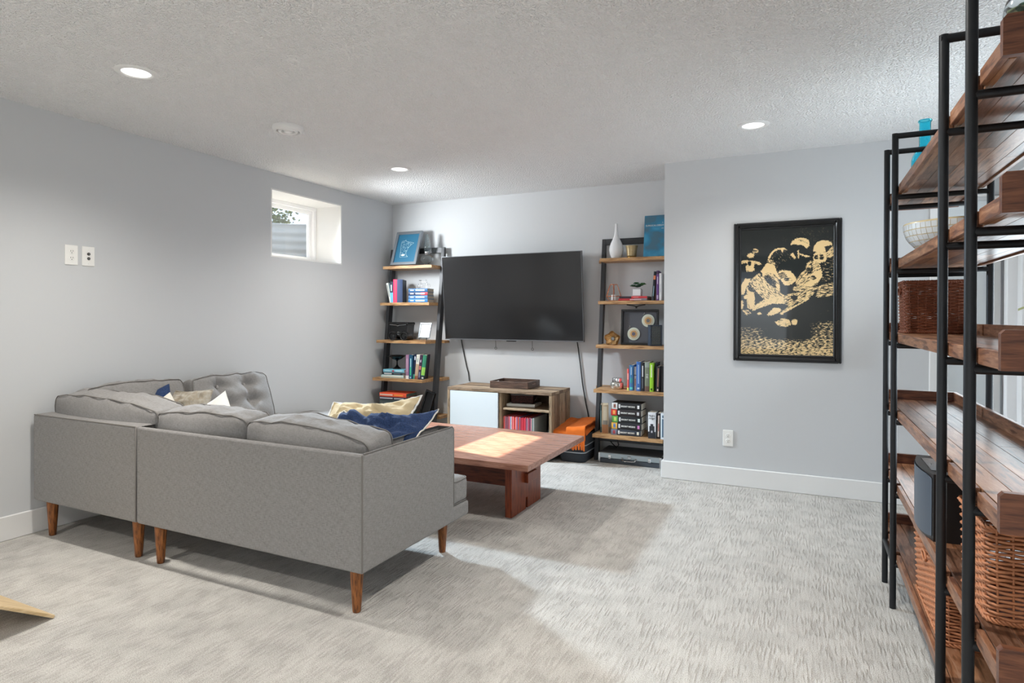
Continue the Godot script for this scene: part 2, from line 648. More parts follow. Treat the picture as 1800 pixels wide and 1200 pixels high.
func build_room() -> void:
	var T := 0.42
	struct("floor", mb().box(V((XL + XR) / 2, -0.05, (ZB + ZF) / 2), V(XR - XL + 0.9, 0.1, ZF - ZB + 0.6)), M.carpet, "pale grey carpet with brushed streaks")
	struct("ceiling", mb().box(V((XL + XR) / 2, CEIL + 0.05, (ZB + ZF) / 2), V(XR - XL + 0.9, 0.1, ZF - ZB + 0.6)), M.ceiling_paint, "white textured ceiling")
	# left wall with the deep window opening
	var z0 := -4.602
	var z1 := -3.738
	var y0 := 1.737
	var y1 := 2.307
	var w := mb()
	w.box(V(XL - T / 2, y0 / 2, (ZB + ZF) / 2), V(T, y0, ZF - ZB + 0.6))
	w.box(V(XL - T / 2, (y1 + CEIL) / 2, (ZB + ZF) / 2), V(T, CEIL - y1, ZF - ZB + 0.6))
	w.box(V(XL - T / 2, (y0 + y1) / 2, (ZB - 0.3 + z0) / 2), V(T, y1 - y0, z0 - ZB + 0.3))
	w.box(V(XL - T / 2, (y0 + y1) / 2, (ZF + 0.3 + z1) / 2), V(T, y1 - y0, ZF + 0.3 - z1))
	struct("wall_left", w, M.wall_paint, "pale grey left wall with a small high window")
	# white lining of the deep opening
	var j := mb()
	var jd := 0.31
	var t := 0.012
	j.box(V(XL - jd / 2, y1 - t / 2, (z0 + z1) / 2), V(jd - 0.002, t, z1 - z0))
	j.box(V(XL - jd / 2, y0 + t / 2, (z0 + z1) / 2), V(jd - 0.002, t, z1 - z0))
	j.box(V(XL - jd / 2, (y0 + y1) / 2, z0 + t / 2), V(jd - 0.002, y1 - y0 - 2 * t, t))
	j.box(V(XL - jd / 2, (y0 + y1) / 2, z1 - t / 2), V(jd - 0.002, y1 - y0 - 2 * t, t))
	struct("trim_1", j, M.trim_white, "white lining of the deep window opening")
	var win := Node3D.new()
	win.name = "window_1"
	add_child(win)
	tag(win, "small high basement window with white vinyl frame", "", "", "structure")
	var xg := XL - jd - 0.04
	var fr := mb()
	var zc := (z0 + z1) / 2
	var yc := (y0 + y1) / 2
	for k in 2:
		var b: float = [0.034, 0.03][k]
		var off: float = [0.012, 0.046][k]
		var xx: float = xg + [0.02, -0.005][k]
		var th: float = [0.05, 0.04][k]
		fr.box(V(xx, y1 - off - b / 2, zc), V(th, b, z1 - z0 - 2 * off), 0.003)
		fr.box(V(xx, y0 + off + b / 2, zc), V(th, b, z1 - z0 - 2 * off), 0.003)
		fr.box(V(xx, yc, z0 + off + b / 2), V(th, y1 - y0 - 2 * off - 2 * b, b), 0.003)
		fr.box(V(xx, yc, z1 - off - b / 2), V(th, y1 - y0 - 2 * off - 2 * b, b), 0.003)
	part("window_frame", fr, M.vinyl_white, win)
	part("pane", mb().box(V(xg - 0.008, yc, zc), V(0.004, y1 - y0 - 0.15, z1 - z0 - 0.15)), M.glass_pane, win)
	# back wall, alcove wall, right wall, wall behind the camera
	struct("wall_back", mb().box(V((XL + XR) / 2, CEIL / 2, ZB - 0.1), V(XR - XL + 0.9, CEIL, 0.2)), M.wall_paint, "pale grey back wall behind the television")
	struct("wall_alcove", mb().box(V((XJ + XR) / 2, CEIL / 2, (ZB + ZJ) / 2), V(XR - XJ, CEIL, ZJ - ZB)), M.wall_paint, "grey projecting wall with the framed football picture")
	var pz0 := -4.72
	var pz1 := -2.85
	var py1 := 2.1
	var r := mb()
	r.box(V(XR + 0.1, (py1 + CEIL) / 2, (ZB + ZF) / 2), V(0.2, CEIL - py1, ZF - ZB + 0.4))
	r.box(V(XR + 0.1, py1 / 2, (ZB - 0.2 + pz0) / 2), V(0.2, py1, pz0 - ZB + 0.2))
	r.box(V(XR + 0.1, py1 / 2, (ZF + 0.2 + pz1) / 2), V(0.2, py1, ZF + 0.2 - pz1))
	struct("wall_right", r, M.wall_paint, "pale grey right wall behind the tall bookcase")
	var f := mb()
	var fx0 := -3.0
	var fx1 := -0.2
	f.box(V((XL + fx0) / 2 - 0.2, CEIL / 2, ZF + 0.1), V(fx0 - XL + 0.4, CEIL, 0.2))
	f.box(V((XR + fx1) / 2 + 0.1, CEIL / 2, ZF + 0.1), V(XR - fx1 + 0.2, CEIL, 0.2))
	f.box(V((fx0 + fx1) / 2, 2.32, ZF + 0.1), V(fx1 - fx0, 0.24, 0.2))
	f.box(V((fx0 + fx1) / 2, 0.2, ZF + 0.1), V(fx1 - fx0, 0.4, 0.2))
	struct("wall_front", f, M.wall_paint, "pale grey wall behind the viewer")
	var w3 := Node3D.new()
	w3.name = "window_2"
	add_child(w3)
	tag(w3, "wide window in the wall behind the viewer", "", "", "structure")
	var f3 := mb()
	for x in [fx0 + 0.03, (fx0 + fx1) / 2, fx1 - 0.03]:
		f3.box(V(x, 1.3, ZF + 0.1), V(0.06, 1.8, 0.08), 0.004)
	for y in [0.43, 2.17]:
		f3.box(V((fx0 + fx1) / 2, y, ZF + 0.1), V(fx1 - fx0 - 0.12, 0.06, 0.08), 0.004)
	part("window_frame", f3, M.vinyl_white, w3)
	for k in 2:
		part("pane", mb().box(V(fx0 + 0.06 + 0.67 + k * 1.37, 1.3, ZF + 0.1), V(1.28, 1.66, 0.006)), M.glass_pane, w3)
	# patio door in the right wall
	var d := Node3D.new()
	d.name = "door_1"
	add_child(d)
	tag(d, "white framed sliding glass patio door beyond the bookcase", "", "", "structure")
	var df := mb()
	for z in [pz0 + 0.03, pz1 - 0.03]:
		df.box(V(XR + 0.06, py1 / 2, z), V(0.16, py1, 0.06), 0.004)
	df.box(V(XR + 0.06, py1 - 0.03, (pz0 + pz1) / 2), V(0.16, 0.06, pz1 - pz0 - 0.12), 0.004)
	df.box(V(XR + 0.06, 0.025, (pz0 + pz1) / 2), V(0.16, 0.05, pz1 - pz0 - 0.12), 0.004)
	part("door_frame", df, M.vinyl_white, d)
	for k in 2:
		var a := pz0 + 0.06 + k * 0.86
		var xs := XR + 0.05 + 0.05 * k
		var s := mb()
		for z in [a + 0.04, a + 0.86]:
			s.box(V(xs, 1.05, z), V(0.04, 1.98, 0.08), 0.004)
		for y in [0.11, 1.98]:
			s.box(V(xs, y, a + 0.45), V(0.04, 0.12, 0.74), 0.004)
		part("door_panel", s, M.vinyl_white, d)
		part("pane", mb().box(V(xs, 1.05, a + 0.45), V(0.006, 1.76, 0.74)), M.glass_pane, d)
	# white door in the alcove wall, seen between the shelves
	var d2 := Node3D.new()
	d2.name = "door_2"
	add_child(d2)
	tag(d2, "white interior door with wide casing seen through the bookcase", "", "", "structure")
	var c := mb()
	c.box(V(0.775, 1.05, ZJ + 0.009), V(0.07, 2.1, 0.018), 0.004)
	c.box(V(0.94, 2.06, ZJ + 0.009), V(0.26, 0.08, 0.018), 0.004)
	c.box(V(1.09, 1.01, ZJ + 0.009), V(0.05, 2.02, 0.018), 0.004)
	part("door_casing", c, M.trim_white, d2)
	part("door_slab", mb().box(V(0.94, 1.0, ZJ + 0.003), V(0.244, 1.99, 0.005), 0.002), M.lacquer_white, d2)
	# baseboards
	var bh := 0.135
	struct("baseboard_left", mb().box(V(XL + 0.008, bh / 2, (ZB + ZF) / 2), V(0.016, bh, ZF - ZB), 0.004), M.trim_white, "white baseboard along the left wall")
	struct("baseboard_back", mb().box(V((XL + 0.016 + XJ - 0.016) / 2, bh / 2, ZB + 0.008), V(XJ - XL - 0.032, bh, 0.016), 0.004), M.trim_white, "white baseboard along the back wall")
	var ba := mb()
	ba.box(V((XJ + 0.74) / 2 - 0.008, bh / 2, ZJ + 0.008), V(0.74 - XJ + 0.016, bh, 0.016), 0.004)
	ba.box(V(XJ - 0.008, bh / 2, (ZB + ZJ) / 2 + 0.004), V(0.016, bh, ZJ - ZB - 0.024), 0.004)
	struct("baseboard_alcove", ba, M.trim_white, "white baseboard below the framed football picture")
	struct("baseboard_right", mb().box(V(XR - 0.008, bh / 2, (pz1 + ZF) / 2), V(0.016, bh, ZF - pz1), 0.004), M.trim_white, "white baseboard along the right wall")
	# wall plates
	for k in 3:
		var left := k < 2
		var lab: String = ["white duplex electrical outlet plate high on the left wall, left of a jack plate", "white plate with two round jacks beside an outlet high on the left wall", "white duplex electrical outlet low on the grey wall below the framed picture"][k]
		var p := thing("outlet_plate" if k != 1 else "jack_plate", lab, "outlet", [V(XL, 1.61, -2.203), V(XL, 1.61, -2.300), V(-0.509, 0.349, ZJ)][k], PI / 2 if left else 0.0)
		part("plate", mb().box(V(0, 0, 0.003), V(0.073, 0.120, 0.006), 0.0025), M.plate_white, p)
		if k == 1:
			for y in [0.014, -0.014]:
				part("jack", mb().lathe([Vector2(0.009, 0.0), Vector2(0.009, 0.003), Vector2(0.006, 0.008), Vector2(0.0045, 0.008), Vector2(0.004, 0.004)], 14, Transform3D(Basis(Vector3.RIGHT, PI / 2), V(0, y, 0.006))), M.slot_dark, p)
			for y in [0.045, -0.045]:
				part("screw", mb().lathe([Vector2(0.0035, 0), Vector2(0.003, 0.0012), Vector2(0.0002, 0.0016)], 10, Transform3D(Basis(Vector3.RIGHT, PI / 2), V(0, y, 0.006))), M.plate_white, p)
		else:
			for y in [0.020, -0.020]:
				part("receptacle", mb().lathe([Vector2(0.0168, 0.0), Vector2(0.0162, 0.002), Vector2(0.0002, 0.0022)], 20, Transform3D(Basis(Vector3.RIGHT, PI / 2), V(0, y, 0.006))), M.plate_white, p)
				var s := mb()
				s.box(V(-0.006, y + 0.004, 0.0083), V(0.0025, 0.009, 0.0006))
				s.box(V(0.006, y + 0.004, 0.0083), V(0.0025, 0.008, 0.0006))
				s.lathe([Vector2(0.0026, 0.0), Vector2(0.0026, 0.0008), Vector2(0.0002, 0.0008)], 10, Transform3D(Basis(Vector3.RIGHT, PI / 2), V(0, y - 0.007, 0.008)))
				part("slots", s, M.slot_dark, p)

func build_outside() -> void:
	# galvanised window well: half round, ribbed, its rim level with the lawn
	var pts := []
	var rows := 49
	var cols := 41
	var rad := 0.62
	for i in rows:
		var y := 1.45 + 0.735 * i / (rows - 1)
		for j in cols:
			var a := PI * j / (cols - 1)
			var rr := rad + 0.006 * sin(TAU * y / 0.085)
			pts.append(V(-4.41 - rr * sin(a), y, -4.17 + (rr + 0.06) * cos(a)))
	var well := mb().grid(pts, rows, cols)
	var t := thing("window_well", "ribbed grey galvanised steel window well outside the small window", "window well")
	part("ribbed_wall", well, M.galvanized, t)
	var rim := []
	for j in cols:
		var a := PI * j / (cols - 1)
		rim.append(V(-4.41 - rad * sin(a), 2.185, -4.17 + (rad + 0.06) * cos(a)))
	part("rim", mb().tube(rim, 0.009, 8), M.galvanized, t)
	struct("ground", mb().box(V(-4.8, 1.40, -4.17), V(0.76, 0.08, 1.5)), mat("gravel", col(84, 82, 78), 0.95), "gravel at the bottom of the window well")
	struct("lawn", mb().box(V(-20.3, 1.95, -8), V(30, 0.2, 40)), mat("grass", col(86, 110, 58), 0.95), "lawn beyond the window well")
	struct("patio", mb().box(V(9.35, -0.15, -3), V(16, 0.1, 30)), mat("concrete", col(178, 178, 174), 0.9), "concrete patio outside the glass door")
	struct("fence", mb().box(V(7, 0.9, -4), V(0.06, 2.0, 24)), mat("fence_grey", col(168, 176, 184), 0.8), "pale fence beyond the patio")
	struct("deck", mb().box(V(3.6, 2.62, -3), V(4.4, 0.12, 12)), M.fence_grey, "deck above the patio")
	# trees beyond the well
	var leaf_m := mat("leaf_green", col(78, 98, 62), 0.7)
	leaf_m.vertex_color_use_as_albedo = true
	leaf_m.backlight_enabled = true
	leaf_m.backlight = Color(0.35, 0.4, 0.2)
	var bark := mat("bark", col(84, 74, 66), 0.9)
	var lm := mb()
	lm.grid([V(-0.03, 0, 0), V(0, 0.004, 0.022), V(0.04, 0, 0), V(-0.03, 0, 0), V(0, 0.004, -0.022), V(0.04, 0, 0)], 2, 3)
	var leaf_mesh := lm.mesh()
	for k in 3:
		var at: Vector3 = [V(-9.5, 2.05, -6.3), V(-11.5, 2.05, -9.2), V(-13.0, 2.05, -11.4)][k]
		var tr := thing("tree", ["leafy green tree left in the small window", "leafy tree with gaps of sky in the middle of the small window", "leafy tree at the right edge of the small window"][k], "tree", at, 0.0)
		part("trunk", mb().tube([V(0, -0.2, 0), V(0.05, 0.5, 0.02), V(0.0, 1.4, 0.06), V(0.05, 2.1, 0)], [0.09, 0.08, 0.06, 0.03], 8), bark, tr)
		var br := mb()
		var mm := MultiMesh.new()
		mm.transform_format = MultiMesh.TRANSFORM_3D
		mm.use_colors = true
		mm.mesh = leaf_mesh
		var xf := []
		for b in 18:
			var a0 := rng.randf() * TAU
			var y0 := rng.randf_range(0.2, 2.0)
			var ln := rng.randf_range(0.7, 1.5)
			var p0 := V(0.02, y0, 0.02)
			var p1 := p0 + V(cos(a0) * ln * 0.6, rng.randf_range(0.0, 0.35), sin(a0) * ln * 0.6)
			var p2 := p0 + V(cos(a0) * ln, rng.randf_range(-0.25, 0.5), sin(a0) * ln)
			br.tube([p0, p1, p2], [0.02, 0.012, 0.005], 5)
			for q in ([420, 330, 330][k]):
				var s := pow(rng.randf(), 0.7)
				var p := p0.lerp(p1, s * 2.0) if s < 0.5 else p1.lerp(p2, s * 2.0 - 1.0)
				p += V(rng.randfn(), rng.randfn(), rng.randfn()) * 0.11
				var bs := Basis.from_euler(V(rng.randf() * TAU, rng.randf() * TAU, rng.randf() * TAU)).scaled(Vector3.ONE * rng.randf_range(0.9, 1.7))
				xf.append(Transform3D(bs, p))
		mm.instance_count = xf.size()
		for i in xf.size():
			mm.set_instance_transform(i, xf[i])
			var g := rng.randf_range(0.5, 1.5)
			mm.set_instance_color(i, Color(g * 1.1, g, g * rng.randf_range(0.6, 0.9)))
		part("branches", br, bark, tr)
		var mi := MultiMeshInstance3D.new()
		mi.multimesh = mm
		mi.material_override = leaf_m
		mi.name = "foliage"
		mi.set_meta("kind", "stuff")
		tr.add_child(mi, true)

# ------------------------------------------------------------------ soft furnishing
func rect_loop(w: float, h: float, r: float, z: float, deform = null) -> Array:
	var out := []
	var n := 10
	var cs := [V(w / 2 - r, h / 2 - r, 0), V(-w / 2 + r, h / 2 - r, 0), V(-w / 2 + r, -h / 2 + r, 0), V(w / 2 - r, -h / 2 + r, 0)]
	for k in 4:
		for i in 5:
			var a := PI / 2 * (k + i / 4.0)
			out.append(cs[k] + V(cos(a), sin(a), 0) * r + V(0, 0, z))
		var e0: Vector3 = out[-1]
		var k2 := (k + 1) % 4
		var a2 := PI / 2 * k2
		var e1: Vector3 = cs[k2] + V(cos(a2), sin(a2), 0) * r + V(0, 0, z)
		for i in range(1, n):
			out.append(e0.lerp(e1, i / float(n)))
	if deform != null:
		for i in out.size():
			out[i] = deform.call(out[i])
	return out

# a loose box cushion with two piped seams: x wide, y high, z thick
func box_cushion(parent: Node, called: String, s: Vector3, xf: Transform3D, seed_: int, bulge := 0.05, puff := 0.03, buttons := [], slump := 0.0) -> MeshInstance3D:
	var nz := noise(seed_, 2.2, 3)
	var h := s / 2.0
	var body := func(p: Vector3) -> Vector3:
		var fx := clampf(1.0 - pow(absf(p.x / h.x), 2.4), 0, 1)
		var fy := clampf(1.0 - pow(absf(p.y / h.y), 2.4), 0, 1)
		var fz := absf(p.z / h.z)
		var q := p
		q.z += signf(p.z) * bulge * fx * fy * fz
		q.y += puff * fx * clampf(p.y / h.y, -0.3, 1.0) * (1.0 - 0.35 * fz)
		q.y -= slump * clampf(p.y / h.y, 0, 1) * smoothstep(-0.2, 1.0, p.x / h.x)
		q.x += signf(p.x) * puff * 0.35 * fy * absf(p.x / h.x)
		# creases pulled from the seams
		var wr := nz.get_noise_3d(p.x * 3.2, p.y * 1.2, p.z * 2.0)
		q += V(wr * 0.35, wr, wr * signf(p.z)) * 0.013 * (1.0 - 0.6 * fx * fy)
		if p.y > 0.5 * h.y:
			q.y += 0.007 * sin(p.x * 34.0 + 4.0 * nz.get_noise_2d(p.x * 2.0, 3.0)) * (0.5 - 0.5 * cos(PI * clampf((p.z + h.z) / (2 * h.z) * 1.6, 0, 2)))
		for b in buttons:
			var d := Vector2(p.x - b.x, p.y - b.y)
			if p.z > 0.0:
				var g := exp(-d.length_squared() / 0.0022)
				var star := exp(-d.length_squared() / 0.016) * (0.5 + 0.5 * cos(4.0 * d.angle()))
				q.z -= (bulge * 1.05 * g + 0.02 * star) * fz
		return q
	var o := part(called, mb().rbox(Vector3.ZERO, s, 0.028, 22, xf, body).weld(), M.linen, parent)
	for z in [-1.0, 1.0]:
		var lp := rect_loop(s.x - 0.006, s.y - 0.006, 0.03, z * (h.z - 0.006), body)
		for i in lp.size():
			lp[i] = xf * lp[i]
		part("piping", mb().tube(lp, 0.0032, 6, true), M.linen_piping, o)
	for b in buttons:
		var c: Vector3 = xf * (body.call(V(b.x, b.y, h.z)) + V(0, 0, 0.004))
		part("button", mb().rbox(c + xf.basis * V(0, 0, 0.008), V(0.030, 0.030, 0.030), 0.015, 3, Transform3D()).weld(), M.linen, o)
	return o

# pillow sheet in its own xy plane, pinched edges
func pillow_pt(x: float, y: float, side: float, w: float, h: float, t: float, nz: FastNoiseLite, sag: float, crease: float) -> Vector3:
	var e := (1.0 - pow(absf(x), 2.6)) * (1.0 - pow(absf(y), 2.6))
	var z := side * t * 0.5 * pow(maxf(e, 0.0), 0.55)
	var inx := 1.0 - 0.05 * (1.0 - y * y) * 1.0
	var iny := 1.0 - 0.07 * (1.0 - x * x) * 1.0
	var p := V(x * w / 2 * inx, y * h / 2 * iny, z)
	var wv := nz.get_noise_2d(x * 1.1 + side * 0.15, y * 1.1)
	p.z += wv * crease * (0.3 + 0.7 * e)
	p.y += sag * (x * x - 0.4) * (0.5 + 0.5 * y)
	p.z += 0.6 * crease * nz.get_noise_2d(x * 2.6, y * 2.6 + 7.0) * e
	return p

func pillow(called: String, label: String, w: float, h: float, t: float, xf: Transform3D, m: Material, seed_: int, sag := 0.0, crease := 0.05, edge: Material = null, fringe := 0.0, grp := "") -> Node3D:
	var root := thing(called, label, "pillow", xf.origin, 0.0, grp)
	var B := Transform3D(xf.basis, Vector3.ZERO)
	var nz := noise(seed_, 1.0, 3)
	var N := 29
	var b := mb()
	for side in [1.0, -1.0]:
		var pts := []
		for i in N:
			for j in N:
				pts.append(B * pillow_pt(-1.0 + 2.0 * j / (N - 1), -1.0 + 2.0 * i / (N - 1), side, w, h, t, nz, sag, crease))
		b.grid(pts, N, N, false, side > 0)
	part("cover", b.weld(), m, root)
	if edge != null:
		var ring := []
		for k in 4:
			for i in N - 1:
				var s := -1.0 + 2.0 * i / (N - 1)
				var q: Vector2 = [Vector2(s, -1), Vector2(1, s), Vector2(-s, 1), Vector2(-1, -s)][k]
				ring.append(pillow_pt(q.x, q.y, 0.0, w, h, t, nz, sag, crease))
		if fringe > 0.0:
			# frayed selvedge: a ragged strip with thickness
			var f := mb()
			var m2 := ring.size()
			for i in m2:
				var a: Vector3 = ring[i]
				var c: Vector3 = ring[(i + 1) % m2]
				var oa := V(a.x, a.y, 0).normalized() * 0.4 + V(signf(a.x) if absf(a.x) > w * 0.44 else 0.0, signf(a.y) if absf(a.y) > h * 0.42 else 0.0, 0)
				oa = oa.normalized() * fringe
				for q in 3:
					var p0 := a.lerp(c, q / 3.0)
					var p1 := a.lerp(c, (q + 0.8) / 3.0)
					var ln := 0.6 + 0.6 * absf(nz.get_noise_1d(i * 13.0 + q * 5.0))
					f.box((p0 + p1) / 2 + oa * ln * 0.5, V(0.001, 0.001, 0.001))
					f.tube([p0 - oa * 0.2, (p0 + p1) / 2 + oa * ln * 0.6, p1 + oa * ln], [0.004, 0.0032, 0.002], 4)
			var tf := mb()
			for i in f.v.size():
				f.v[i] = B * f.v[i]; f.n[i] = B.basis * f.n[i]
			part("frayed_edge", f, edge, root)
		else:
			for i in ring.size():
				ring[i] = B * ring[i]
			part("piping", mb().tube(ring, 0.0045, 6, true), edge, root)
	return root

func basis_from(xd: Vector3, yd: Vector3) -> Basis:
	var x := xd.normalized()
	var z := x.cross(yd).normalized()
	return Basis(x, z.cross(x).normalized(), z)

func round_leg(h: float, r0: float, r1: float, foot := true) -> MB:
	var p := [Vector2(0.0005, h), Vector2(r0, h), Vector2(r0, h), Vector2(lerpf(r0, r1, 0.3), h * 0.7), Vector2(r1, 0.006), Vector2(r1 * 0.9, 0.0), Vector2(0.0005, 0.0)]
	p.reverse()
	return mb().lathe(p, 20)

func sofa_leg(parent: Node, x: float, z: float, h := 0.215) -> void:
	var l := part("leg", round_leg(h, 0.031, 0.018), M.leg_oak, parent)
	l.position = V(x, 0.0, z)

func seam(parent: Node, called: String, path: Array) -> void:
	part(called, mb().tube(path, 0.0035, 6), M.linen_piping, parent)

func build_sofa() -> void:
	# right unit: back panel facing the viewer, arm on the right
	var zb := -1.985
	var yb := 0.195
	var yt := 0.685
	var xr := -1.612
	var r := thing("sectional_sofa", "grey linen right half of the sectional sofa, its back and arm towards the viewer", "sofa", Vector3.ZERO, 0, "halves of the grey sectional sofa")
	part("back_and_arm", mb().slab([Vector2(-3.043, zb), Vector2(xr, zb), Vector2(xr, -2.71), Vector2(xr - 0.104, -2.71), Vector2(xr - 0.104, zb - 0.11), Vector2(-3.043, zb - 0.11)], yb, yt, 0.014), M.linen, r)
	part("seat_base", mb().rbox(V((-3.043 + xr) / 2 + 0.002, yb + 0.037, (-2.10 - 2.865) / 2), V(xr + 3.043 - 0.006, 0.075, 0.765), 0.014, 4).weld(), M.linen, r)
	seam(r, "piping", [V(xr - 0.003, yt, zb - 0.01), V(xr - 0.003, yt + 0.001, -2.35), V(xr - 0.003, yt + 0.001, -2.69), V(xr - 0.004, yt - 0.012, -2.707), V(xr - 0.004, yb + 0.08, -2.709)])
	seam(r, "piping", [V(xr - 0.004, yt - 0.004, zb - 0.003), V(xr - 0.004, yb + 0.01, zb - 0.003)])
	for k in 2:
		var w := 0.66
		var xc := -1.64 - w / 2 - k * 0.70
		box_cushion(r, "seat_cushion", V(w, 0.61 if k else 0.62, 0.125), Transform3D(Basis(Vector3.RIGHT, PI / 2), V(xc - 0.08, 0.335, -2.43)), 50 + k, 0.02, 0.0)
	# the end of the right seat cushion wraps in front of the arm
	box_cushion(r, "seat_cushion", V(0.40, 0.155, 0.125), Transform3D(Basis(Vector3.RIGHT, PI / 2), V(xr - 0.21, 0.334, -2.797)), 53, 0.012, 0.0)
	var tilt := Basis(Vector3.RIGHT, 0.10)
	box_cushion(r, "back_cushion", V(0.665, 0.34, 0.16), Transform3D(tilt * Basis(Vector3.BACK, 0.02), V(-2.705, 0.585, -2.175)), 61, 0.05, 0.035)
	box_cushion(r, "back_cushion", V(0.715, 0.335, 0.165), Transform3D(tilt * Basis(Vector3.BACK, -0.02), V(-2.03, 0.578, -2.18)), 62, 0.055, 0.04, [], 0.02)
	for p in [[-2.926, -2.036], [-1.70, -2.058], [-1.727, -2.78], [-2.92, -2.78]]:
		sofa_leg(r, p[0], p[1])
	# left unit: back panel, then a long seat along the left wall
	var l := thing("sectional_sofa", "grey linen left half of the sectional sofa, reaching along the wall to a chaise", "sofa", Vector3.ZERO, 0, "halves of the grey sectional sofa")
	var x0 := -3.962
	var x1 := -3.049
	part("back_panel", mb().rbox(V((x0 + x1) / 2, (yb + yt) / 2, zb - 0.055), V(x1 - x0, yt - yb, 0.11), 0.016, 6).weld(), M.linen, l)
	part("seat_base", mb().rbox(V((x0 + x1) / 2, yb + 0.037, (-2.10 - 4.17) / 2), V(x1 - x0, 0.075, 2.07), 0.014, 4).weld(), M.linen, l)
	part("side_back", mb().rbox(V(x0 + 0.05, 0.43, (-2.10 - 3.46) / 2), V(0.10, 0.40, 1.36), 0.016, 4).weld(), M.linen, l)
	seam(l, "piping", [V(x0 + 0.01, yt - 0.003, zb - 0.004), V(x1 - 0.004, yt - 0.003, zb - 0.004), V(x1 - 0.004, yb + 0.01, zb - 0.004)])
	for k in 3:
		var ln: float = [0.66, 0.68, 0.72][k]
		var zc: float = [-2.44, -3.12, -3.83][k]
		box_cushion(l, "seat_cushion", V(0.80 if k < 2 else 0.90, ln, 0.135), Transform3D(Basis(Vector3.RIGHT, PI / 2), V(-3.45 if k < 2 else -3.505, 0.345, zc)), 70 + k, 0.02, 0.0)
	box_cushion(l, "back_cushion", V(0.90, 0.34, 0.165), Transform3D(Basis(Vector3.RIGHT, 0.10) * Basis(Vector3.BACK, -0.035), V(-3.475, 0.605, -2.175)), 81, 0.05, 0.045)
	# two cushions against the left wall, the far one tufted
	var fx := Basis(Vector3.UP, PI / 2)
	box_cushion(l, "back_cushion", V(0.62, 0.40, 0.15), Transform3D(fx * Basis(Vector3.RIGHT, -0.20), V(-3.80, 0.605, -2.47)), 82, 0.04, 0.035, [Vector2(-0.13, 0.0), Vector2(0.13, 0.0)])
	box_cushion(l, "back_cushion", V(0.64, 0.40, 0.15), Transform3D(fx * Basis(Vector3.RIGHT, -0.26), V(-3.77, 0.60, -3.15)), 83, 0.06, 0.03, [Vector2(-0.11, 0.0), Vector2(0.12, 0.01), Vector2(-0.11, 0.12), Vector2(0.12, 0.12)])
	for p in [[-3.848, -2.028], [-3.105, -2.04], [-3.85, -4.08], [-3.12, -4.08]]:
		sofa_leg(l, p[0], p[1])
	# loose pillows
	var lean := func(x: float, y: float, z: float, ry: float, rx: float, rz: float) -> Transform3D:
		return Transform3D(Basis(Vector3.UP, ry) * Basis(Vector3.RIGHT, rx) * Basis(Vector3.BACK, rz), V(x, y, z))
	pillow("throw_pillow", "navy blue denim throw pillow with white piping leaning on the sofa arm", 0.58, 0.36, 0.14, lean.call(-1.965, 0.652, -2.48, -0.05, -1.1, 0.16), M.denim, 91, 0.06, 0.07, M.cream_cloth)
	pillow("throw_pillow", "khaki throw pillow with a frayed white edge behind the navy pillow", 0.58, 0.38, 0.13, lean.call(-2.21, 0.645, -2.72, -0.05, -0.95, 0.20), M.khaki_cloth, 92, 0.03, 0.07, M.white_cloth, 0.014)
	pillow("throw_pillow", "dark blue throw pillow tucked in the far corner of the sofa", 0.36, 0.36, 0.12, lean.call(-3.74, 0.595, -2.50, 0.6, -0.45, 0.38), M.denim, 93, 0.0, 0.03)
	pillow("throw_pillow", "cream pillow wedged between the dark blue and the beige pillow", 0.34, 0.34, 0.12, lean.call(-3.57, 0.555, -2.46, 0.5, -0.5, 0.7), M.cream_cloth, 94, 0.0, 0.03)
	pillow("throw_pillow", "beige mottled throw pillow in front of the tufted cushion", 0.31, 0.30, 0.12, lean.call(-3.58, 0.628, -2.66, 0.15, -0.5, 0.06), M.beige_cloth, 95, 0.0, 0.04, M.beige_cloth)
	var sp := pillow("throw_pillow", "white throw pillow with thin grey stripes beside the beige pillow", 0.42, 0.42, 0.12, lean.call(-3.27, 0.52, -2.56, 0.2, -0.5, 0.7), M.white_cloth, 96, 0.0, 0.02)
	var st := mb()
	var nz := noise(96, 1.0, 3)
	var BB: Transform3D = Transform3D((lean.call(0, 0, 0, 0.2, -0.5, 0.7) as Transform3D).basis, Vector3.ZERO)
	for x in [-0.55, -0.47, -0.12, -0.04, 0.34, 0.42]:
		for side in [1.0, -1.0]:
			var pa := []
			for i in 21:
				pa.append(BB * (pillow_pt(x, -0.96 + 1.92 * i / 20.0, side, 0.42, 0.42, 0.12, nz, 0.0, 0.02) + V(0, 0, side * 0.0006)))
			st.tube(pa, 0.002, 4)
	part("stripe", st, M.grey_stripe, sp)

